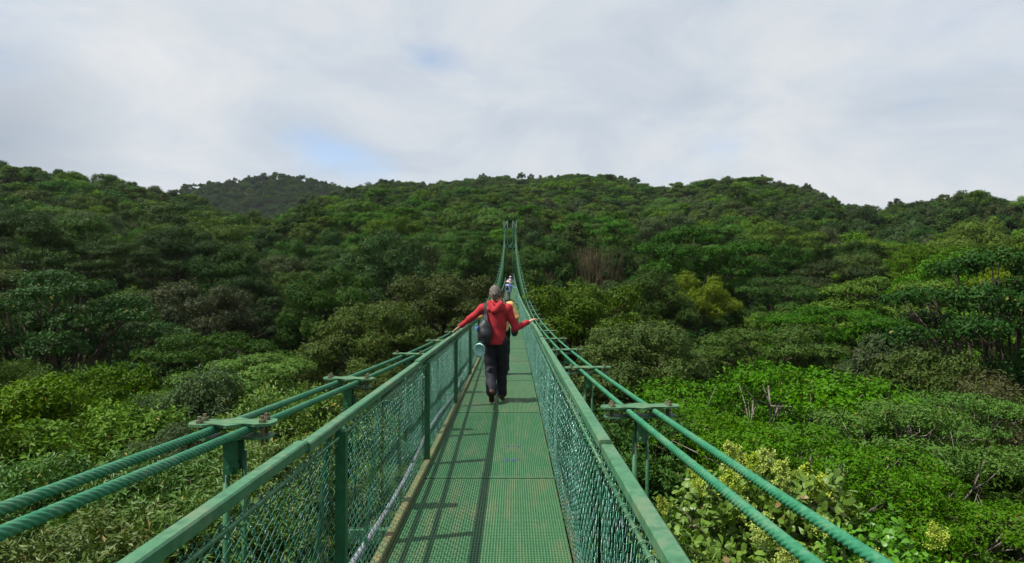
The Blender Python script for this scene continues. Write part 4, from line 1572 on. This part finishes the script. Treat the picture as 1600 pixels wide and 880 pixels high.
def person(loc, facing, J, look, label, h=0.008, group=None):
    """J holds the joints of the pose in the person's own frame (feet at z = 0, looking along +y)"""
    root = link('person', None, None, loc, (0, 0, facing), label=label, category='person')
    if group:
        root['group'] = group
    allp = np.array(list(J.values()))
    lo = allp.min(0) - [0.24, 0.26, 0.12]
    hi = allp.max(0) + [0.24, 0.26, 0.16]
    lo[2] = min(lo[2], -0.02)
    # --- body
    S = SDF(lo, hi, h)
    S.cone(J['pelvis'], J['chest'], 0.105, 0.125, 0.05, sx=1.25)
    S.cone(J['shL'] * 0.85 + J['chest'] * 0.15, J['shR'] * 0.85 + J['chest'] * 0.15, 0.055, 0.055, 0.05)
    S.cone(J['chest'] + v3(0, 0, 0.08), J['head'] - v3(0, 0, 0.05), 0.056, 0.05, 0.03)
    q = add_head(S, J['head'], look.get('yaw', 0.0))
    for s in 'LR':
        S.cone(J['sh' + s], J['el' + s], 0.05, 0.038, 0.03)
        S.cone(J['el' + s], J['wr' + s], 0.038, 0.026, 0.02)
        sd = 1 if s == 'L' else -1
        add_hand(S, J['wr' + s], J['hd' + s] - J['wr' + s], v3(0, 0, -1), -sd)
        S.cone(J['hip' + s], J['kn' + s], 0.078, 0.055, 0.04)
        S.cone(J['kn' + s], J['an' + s], 0.052, 0.036, 0.02)
        S.cone(J['an' + s], J['to' + s], 0.034, 0.024, 0.02)
    link('body', S.mesh('body', look['skin']), root)
    # --- trousers
    lo2, hi2 = lo.copy(), hi.copy()
    hi2[2] = J['pelvis'][2] + 0.22
    S = SDF(lo2, hi2, h)
    S.cone(J['pelvis'] + v3(0, 0, -0.05), J['pelvis'] + v3(0, 0, 0.04), 0.116, 0.100, 0.03, sx=1.15)
    wl = look.get('loose', 1.0)
    for s in 'LR':
        S.cone(J['hip' + s], J['kn' + s], 0.098 * wl, 0.078 * wl, 0.03)
        S.cone(J['kn' + s], J['an' + s] + (J['kn' + s] - J['an' + s]) * 0.04, 0.076 * wl, 0.070 * wl, 0.015)
    S.folds(0.007, 9, 26, 1.0)
    link('trousers', S.mesh('trousers', look['trousers']), root)
    # --- top
    lo3 = lo.copy()
    lo3[2] = J['pelvis'][2] - 0.22
    S = SDF(lo3, hi, h)
    top_lo = J['pelvis'] + v3(0, 0, look.get('hem', -0.02))
    S.cone(top_lo, J['chest'] * 0.6 + J['pelvis'] * 0.4, 0.142, 0.130, 0.04, sx=1.18)
    S.cone(J['chest'] * 0.6 + J['pelvis'] * 0.4, J['chest'], 0.126, 0.134, 0.05, sx=1.24)
    S.cone(J['shL'], J['shR'], 0.070, 0.070, 0.05)
    S.cone(J['chest'] + v3(0, 0, 0.06), J['chest'] + v3(0, 0.005, 0.15), 0.085, 0.066, 0.04)
    for s in 'LR':
        S.cone(J['sh' + s], J['el' + s], 0.068, 0.052, 0.04)
        e = J['el' + s] + (J['wr' + s] - J['el' + s]) * look.get('sleeve', 0.92)
        S.cone(J['el' + s], e, 0.052, 0.040, 0.02)
    if look.get('hood'):
        c = J['chest']
        S.cone(c + v3(-0.085, -0.075, 0.15), c + v3(0, -0.135, 0.055), 0.050, 0.055, 0.02)
        S.cone(c + v3(0.085, -0.075, 0.15), c + v3(0, -0.135, 0.055), 0.050, 0.055, 0.02)
        S.cone(c + v3(-0.075, -0.085, 0.075), c + v3(0.075, -0.085, 0.075), 0.055, 0.055, 0.02)
        S.cone(c + v3(0, -0.10, 0.165), c + v3(0, -0.125, 0.12), 0.025, 0.03, 0.01, cut=True)
    S.folds(0.007, 13, 21, 0.3)
    S.above(2, top_lo[2] - 0.02)
    link('jacket' if look.get('hood') else 'shirt', S.mesh('top', look['top']), root)
    # --- shoes
    for s in 'LR':
        a, t = J['an' + s], J['to' + s]
        S = SDF(np.minimum(a, t) - 0.14, np.maximum(a, t) + 0.14, h)
        dv = t - a
        heel = a - v3(0, 0.035, 0.02) if s not in look.get('lift', '') else a - nrm(dv) * 0.03 + v3(0, -0.02, -0.01)
        S.cone(heel, a + v3(0, 0, 0.0), 0.042, 0.044, 0.02)
        S.cone(heel, t, 0.040, 0.034, 0.02, sx=1.2)
        link('shoe', S.mesh('shoe', look.get('shoes', 'leather_shoe')), root)
    # --- hair
    hd = J['head']
    yaw = look.get('yaw', 0.0)
    S = SDF(hd - 0.2, hd + 0.2, h * 0.75)
    S.ball(hd + v3(0, -0.012, 0.032), (0.084, 0.100, 0.098), 0.01)
    S.cone(hd + v3(0, -0.062, -0.01), hd + v3(0, -0.060, -0.055), 0.055, 0.040, 0.02, sx=1.15)
    fc = v3(-math.sin(yaw), math.cos(yaw), 0)
    S.ball(hd + fc * 0.115 + v3(0, 0, -0.03), (0.095, 0.085, 0.10), 0.01, cut=True)
    S.folds(0.006, 60, 55, 0.7)
    link('hair', S.mesh('hair', look.get('hair', 'dark_hair')), root)
    for s in (-1, 1):
        m = MB()
        e = q(s * 0.032, 0.084, 0.006)
        m.tube([e - v3(0, 0.008, 0), e - v3(0, 0.004, 0), e, e + v3(0, 0.003, 0)], [0.004, 0.010, 0.010, 0.004], 8)
        m.build('eye', 'eye_dark', root, smooth=True)
    return root


def pose(hL, hR, elL=None, elR=None, H=1.75, stride=0.12, lift=0.0, headdx=0.0, headdy=0.02):
    g = H / 1.75
    J = dict(pelvis=v3(0, 0, 0.95), chest=v3(0, 0.01, 1.33), head=v3(headdx, headdy, 1.625), shL=v3(-0.185, 0, 1.405), shR=v3(0.185, 0, 1.405),
             hipL=v3(-0.09, 0, 0.90), hipR=v3(0.09, 0, 0.90), knL=v3(-0.095, 0.02 - stride * 0.2, 0.50), knR=v3(0.095, 0.05 + stride * 0.5, 0.50),
             anL=v3(-0.085, -stride, 0.085 + lift), anR=v3(0.09, stride, 0.085), toL=v3(-0.095, -stride + 0.13, 0.035), toR=v3(0.105, stride + 0.15, 0.035))
    J = {k: v * g for k, v in J.items()}
    for s, hd, el in (('L', hL, elL), ('R', hR, elR)):
        hd = v3(*hd)
        sh = J['sh' + s]
        el = (sh + hd) / 2 + v3(0, -0.03, -0.06) if el is None else v3(*el)
        J['el' + s] = el
        d = nrm(hd - el)
        J['wr' + s] = hd - d * 0.10
        J['hd' + s] = hd
    return J


def on_deck(px, y):
    return ((px - 800) / FPX * y, y, float(deck_z(y)) + 0.006)


def backpack(loc, facing, label, off, sz=(0.13, 0.09, 0.20), strap=True, shoulder=None, h=0.008):
    root = link('backpack', None, None, loc, (0, 0, facing), label=label, category='backpack')
    c = v3(*off)
    S = SDF(c - 0.34, c + 0.34, h)
    S.ball(c, (sz[0], sz[1], sz[2]), 0.02)
    S.cone(c + v3(0, 0, -sz[2] * 0.45), c + v3(0, 0, sz[2] * 0.35), sz[0] * 0.92, sz[0] * 0.72, 0.04, sy=0.8)
    S.ball(c + v3(0.01, -sz[1] * 0.75, -sz[2] * 0.25), (sz[0] * 0.7, 0.05, sz[2] * 0.45), 0.03)
    S.folds(0.006, 22, 18, 0.4)
    link('bag', S.mesh('bag', 'black_nylon'), root)
    if shoulder is not None:
        m = MB()
        sh = v3(*shoulder)
        P = [c + v3(0.01, -0.03, sz[2] * 0.75), sh + v3(0.012, -0.115, -0.10), sh + v3(0.012, -0.092, 0.02), sh + v3(0.012, -0.03, 0.088), sh + v3(0.012, 0.05, 0.07), sh + v3(0.008, 0.13, -0.03), sh + v3(-0.01, 0.155, -0.2), c + v3(0.0, 0.08, 0.02)]
        P = np.array(P)
        tt = np.linspace(0, len(P) - 1, 40)
        PP = np.stack([np.interp(tt, np.arange(len(P)), P[:, i]) for i in range(3)], 1)
        for _ in range(3):
            PP[1:-1] = (PP[:-2] + 2 * PP[1:-1] + PP[2:]) / 4
        for i in range(len(PP) - 1):
            pass
        # flat webbing
        T = nrm(np.gradient(PP, axis=0))
        W = np.broadcast_to(v3(1, 0, 0), T.shape)
        W = nrm(W - T * np.sum(W * T, 1, keepdims=True))
        Nn = np.cross(T, W)
        k = len(PP)
        V = np.concatenate([PP + W * 0.026 + Nn * 0.004, PP - W * 0.026 + Nn * 0.004, PP - W * 0.026 - Nn * 0.004, PP + W * 0.026 - Nn * 0.004])
        i = np.arange(k - 1)
        Q = np.concatenate([np.stack([i + a * k, i + 1 + a * k, i + 1 + b * k, i + b * k], 1) for a, b in ((0, 1), (1, 2), (2, 3), (3, 0))])
        link('strap', make_mesh('strap', V, Q, 'black_nylon', smooth=False), root)
    return root, c


def hat(loc, facing, J, label, mat='straw_hat', brim=0.19):
    root = link('sun_hat', None, None, loc, (0, 0, facing), label=label, category='hat')
    c = J['head'] + v3(0, -0.005, 0.062)
    k = 28
    rings = [(brim, -0.012), (brim * 0.8, 0.0), (0.115, 0.008), (0.108, 0.05), (0.09, 0.085), (0.05, 0.10), (0.0, 0.104)]
    th = np.arange(k) * 2 * math.pi / k
    V = []
    for r, z in rings:
        V.append(np.stack([c[0] + r * np.cos(th), c[1] + r * 1.08 * np.sin(th), c[2] + z + 0.012 * np.cos(2 * th) * (r > 0.12)], 1))
    n = len(rings)
    i = np.arange(n - 1)[:, None] * k
    j = np.arange(k)[None]
    Q = np.stack([i + j, i + (j + 1) % k, i + k + (j + 1) % k, i + k + j], -1).reshape(-1, 4)
    Q_b, Q_c = Q[:2 * k], Q[2 * k:]
    V = np.concatenate(V)
    for nm_, q_ in (('brim', Q_b), ('crown', Q_c)):
        u, inv = np.unique(q_, return_inverse=True)
        o = link(nm_, make_mesh(nm_, V[u], inv.reshape(q_.shape), mat, smooth=True), root)
        md = o.modifiers.new('thickness', 'SOLIDIFY')
        md.thickness = 0.004
    return root


def build_people():
    grp = 'walkers on the bridge'
    # the man in red, arms spread over both rails
    y = 10.3
    L1 = on_deck(774, y)

    def loc_of(X, Yw, Z, base):
        return v3(X - base[0], Yw - base[1], Z - base[2])
    rail_l = v3(float(cx(y + 0.15)) - SIDE[-1], y + 0.15, float(deck_z(y + 0.15)) + RAIL_H[-1] + 0.03)
    hl = loc_of(rail_l[0] - 0.02, rail_l[1], rail_l[2], L1)
    hr = loc_of(0.325, y + 0.18, 1.065, L1)
    J = pose(hl, hr, elL=(hl * 0.50 + v3(-0.185, 0, 1.405) * 0.5) + v3(0, -0.02, 0.0), elR=v3(0.30, 0.0, 1.10), stride=0.16, lift=0.05, headdx=-0.005, headdy=0.03)
    J['anL'] = v3(-0.05, -0.24, 0.17)
    J['toL'] = v3(-0.05, -0.17, 0.045)
    J['knL'] = v3(-0.075, 0.04, 0.52)
    person(L1, 0.0, J, dict(skin='skin', trousers='navy_cloth', top='red_fleece', hood=True, hair='grey_hair', loose=1.12, hem=-0.06, sleeve=0.9, lift='L', yaw=0.25),
           'grey haired person in red hooded jacket and dark trousers with both arms spread', 0.0065, grp)
    bp, c = backpack(L1, 0.0, 'black backpack slung on the left shoulder of the person in red', (-0.155, -0.18, 1.07), (0.10, 0.078, 0.18), shoulder=(-0.155, 0, 1.405))
    S = SDF(c - 0.3, c + 0.3, 0.008)
    S.ball(c + v3(-0.105, -0.045, 0.05), (0.022, 0.03, 0.035), 0.01)
    link('blue_pouch', S.mesh('blue_pouch', 'blue_patch'), bp)
    # cap dangling from the bag
    cap = link('cap', None, None, L1, (0, 0, 0), label='pale cyan cap dangling below the black backpack', category='cap')
    cc = c + v3(-0.075, -0.03, -0.265)
    k, nr_ = 24, 6
    th = np.arange(k) * 2 * math.pi / k
    V = []
    for i in range(nr_ + 1):
        f = i / nr_
        a = f * math.pi / 2
        V.append(np.stack([0.078 * math.cos(a) * np.cos(th), 0.085 * math.sin(a) + 0 * th, 0.095 * math.cos(a) * np.sin(th)], 1))
    V = np.concatenate(V)
    i = np.arange(nr_)[:, None] * k
    j = np.arange(k)[None]
    Q = np.stack([i + j, i + (j + 1) % k, i + k + (j + 1) % k, i + k + j], -1).reshape(-1, 4)
    rotm = np.array(Matrix.Rotation(math.radians(28), 3, 'X') @ Matrix.Rotation(math.radians(-12), 3, 'Z'))
    o = link('cap_crown', make_mesh('cap_crown', V @ rotm.T + cc, Q, 'cyan_cap', smooth=True), cap)
    o.modifiers.new('thickness', 'SOLIDIFY').thickness = 0.004
    a = np.linspace(math.pi * 1.12, math.pi * 1.88, 14)
    inner = np.stack([0.078 * np.cos(a), 0 * a, 0.095 * np.sin(a)], 1)
    outer = np.stack([0.085 * np.cos(a), 0.01 + 0 * a, 0.095 * np.sin(a) - 0.055 * np.sin((a - a[0]) / (a[-1] - a[0]) * math.pi)], 1)
    V = np.concatenate([inner, outer]) @ rotm.T + cc
    i = np.arange(13)
    o = link('visor', make_mesh('visor', V, np.stack([i, i + 1, i + 15, i + 14], 1), 'cyan_cap', smooth=True), cap)
    o.modifiers.new('thickness', 'SOLIDIFY').thickness = 0.004
    m = MB()
    m.tube([cc + v3(0, 0.0, 0.09), cc + v3(0.03, 0.0, 0.16), c + v3(-0.03, -0.02, -0.14)], 0.004, 5)
    m.build('cord', 'cyan_cap', cap, smooth=True)
    # the one in peach close ahead of him
    y = 13.5
    L2 = on_deck(783.0, y)
    rl = v3(float(cx(y + 0.1)) - SIDE[-1], y + 0.1, float(deck_z(y + 0.1)) + RAIL_H[-1] + 0.035)
    J = pose(loc_of(rl[0], rl[1], rl[2], L2), (0.33, 0.12, 0.97), elR=(0.31, -0.02, 1.14), stride=0.12, H=1.72, headdx=-0.06)
    person(L2, 0.0, J, dict(skin='skin', trousers='navy_cloth', top='peach_shirt', hair='dark_hair', sleeve=0.55, hem=-0.04),
           'person in peach shirt walking just ahead of the one in red', 0.009, grp)
    m = MB()
    r2 = link('shoulder_bag', None, None, L2, (0, 0, 0), label='dark shoulder bag worn across the peach shirt', category='bag')
    P = np.array([(-0.02, 0.03, 1.50), (0.06, -0.10, 1.47), (0.15, -0.165, 1.30), (0.22, -0.15, 1.12), (0.25, -0.10, 0.98)])
    m.tube(P, 0.022, 6)
    m.build('strap', 'black_nylon', r2, smooth=True)
    S = SDF((0.1, -0.3, 0.68), (0.5, 0.2, 1.1), 0.01)
    S.ball((0.265, -0.06, 0.88), (0.075, 0.12, 0.12), 0.02)
    link('bag', S.mesh('bag', 'black_nylon'), r2)
    # the one in the pale blue shirt and sun hat
    y = 57.0
    L3 = on_deck(794.5, y)
    rr_ = v3(float(cx(y)) + SIDE[1], y + 0.1, float(deck_z(y)) + RAIL_H[1] + 0.03)
    J = pose((-0.28, 0.05, 0.85), loc_of(rr_[0], rr_[1], rr_[2], L3), stride=0.10, H=1.70)
    person(L3, 0.0, J, dict(skin='skin', trousers='grey_cloth', top='sky_shirt', hair='dark_hair', hem=-0.10), 'person in pale blue shirt resting a hand on the right rail', 0.013, grp)
    hat(L3, 0.0, J, 'wide brimmed straw hat on the person in pale blue')
    backpack(L3, 0.0, 'small dark backpack on the person in pale blue', (-0.13, -0.20, 1.16), (0.13, 0.09, 0.18), h=0.012)
    # printed shirt
    y = 78.0
    L4 = on_deck(797.5, y)
    ll = v3(float(cx(y)) - SIDE[-1], y + 0.1, float(deck_z(y)) + RAIL_H[-1] + 0.03)
    rr_ = v3(float(cx(y)) + SIDE[1], y + 0.1, float(deck_z(y)) + RAIL_H[1] + 0.03)
    J = pose(loc_of(ll[0], ll[1], ll[2], L4), loc_of(rr_[0], rr_[1], rr_[2], L4), stride=0.10, H=1.72)
    person(L4, 0.0, J, dict(skin='skin', trousers='grey_cloth', top='print_shirt', hair='dark_hair', sleeve=0.5), 'person in white and pink printed shirt holding both rails', 0.013, grp)
    hat(L4, 0.0, J, 'pale hat on the person in the printed shirt', 'white_cloth', 0.15)
    # maroon
    y = 98.0
    L5 = on_deck(797.0, y)
    J = pose((-0.30, 0.10, 0.95), (0.32, 0.10, 0.95), stride=0.10, H=1.75)
    person(L5, 0.0, J, dict(skin='skin', trousers='maroon_cloth', top='maroon_cloth', hair='dark_hair'), 'farthest person on the bridge, dressed in dark red', 0.013, grp)


build_people()
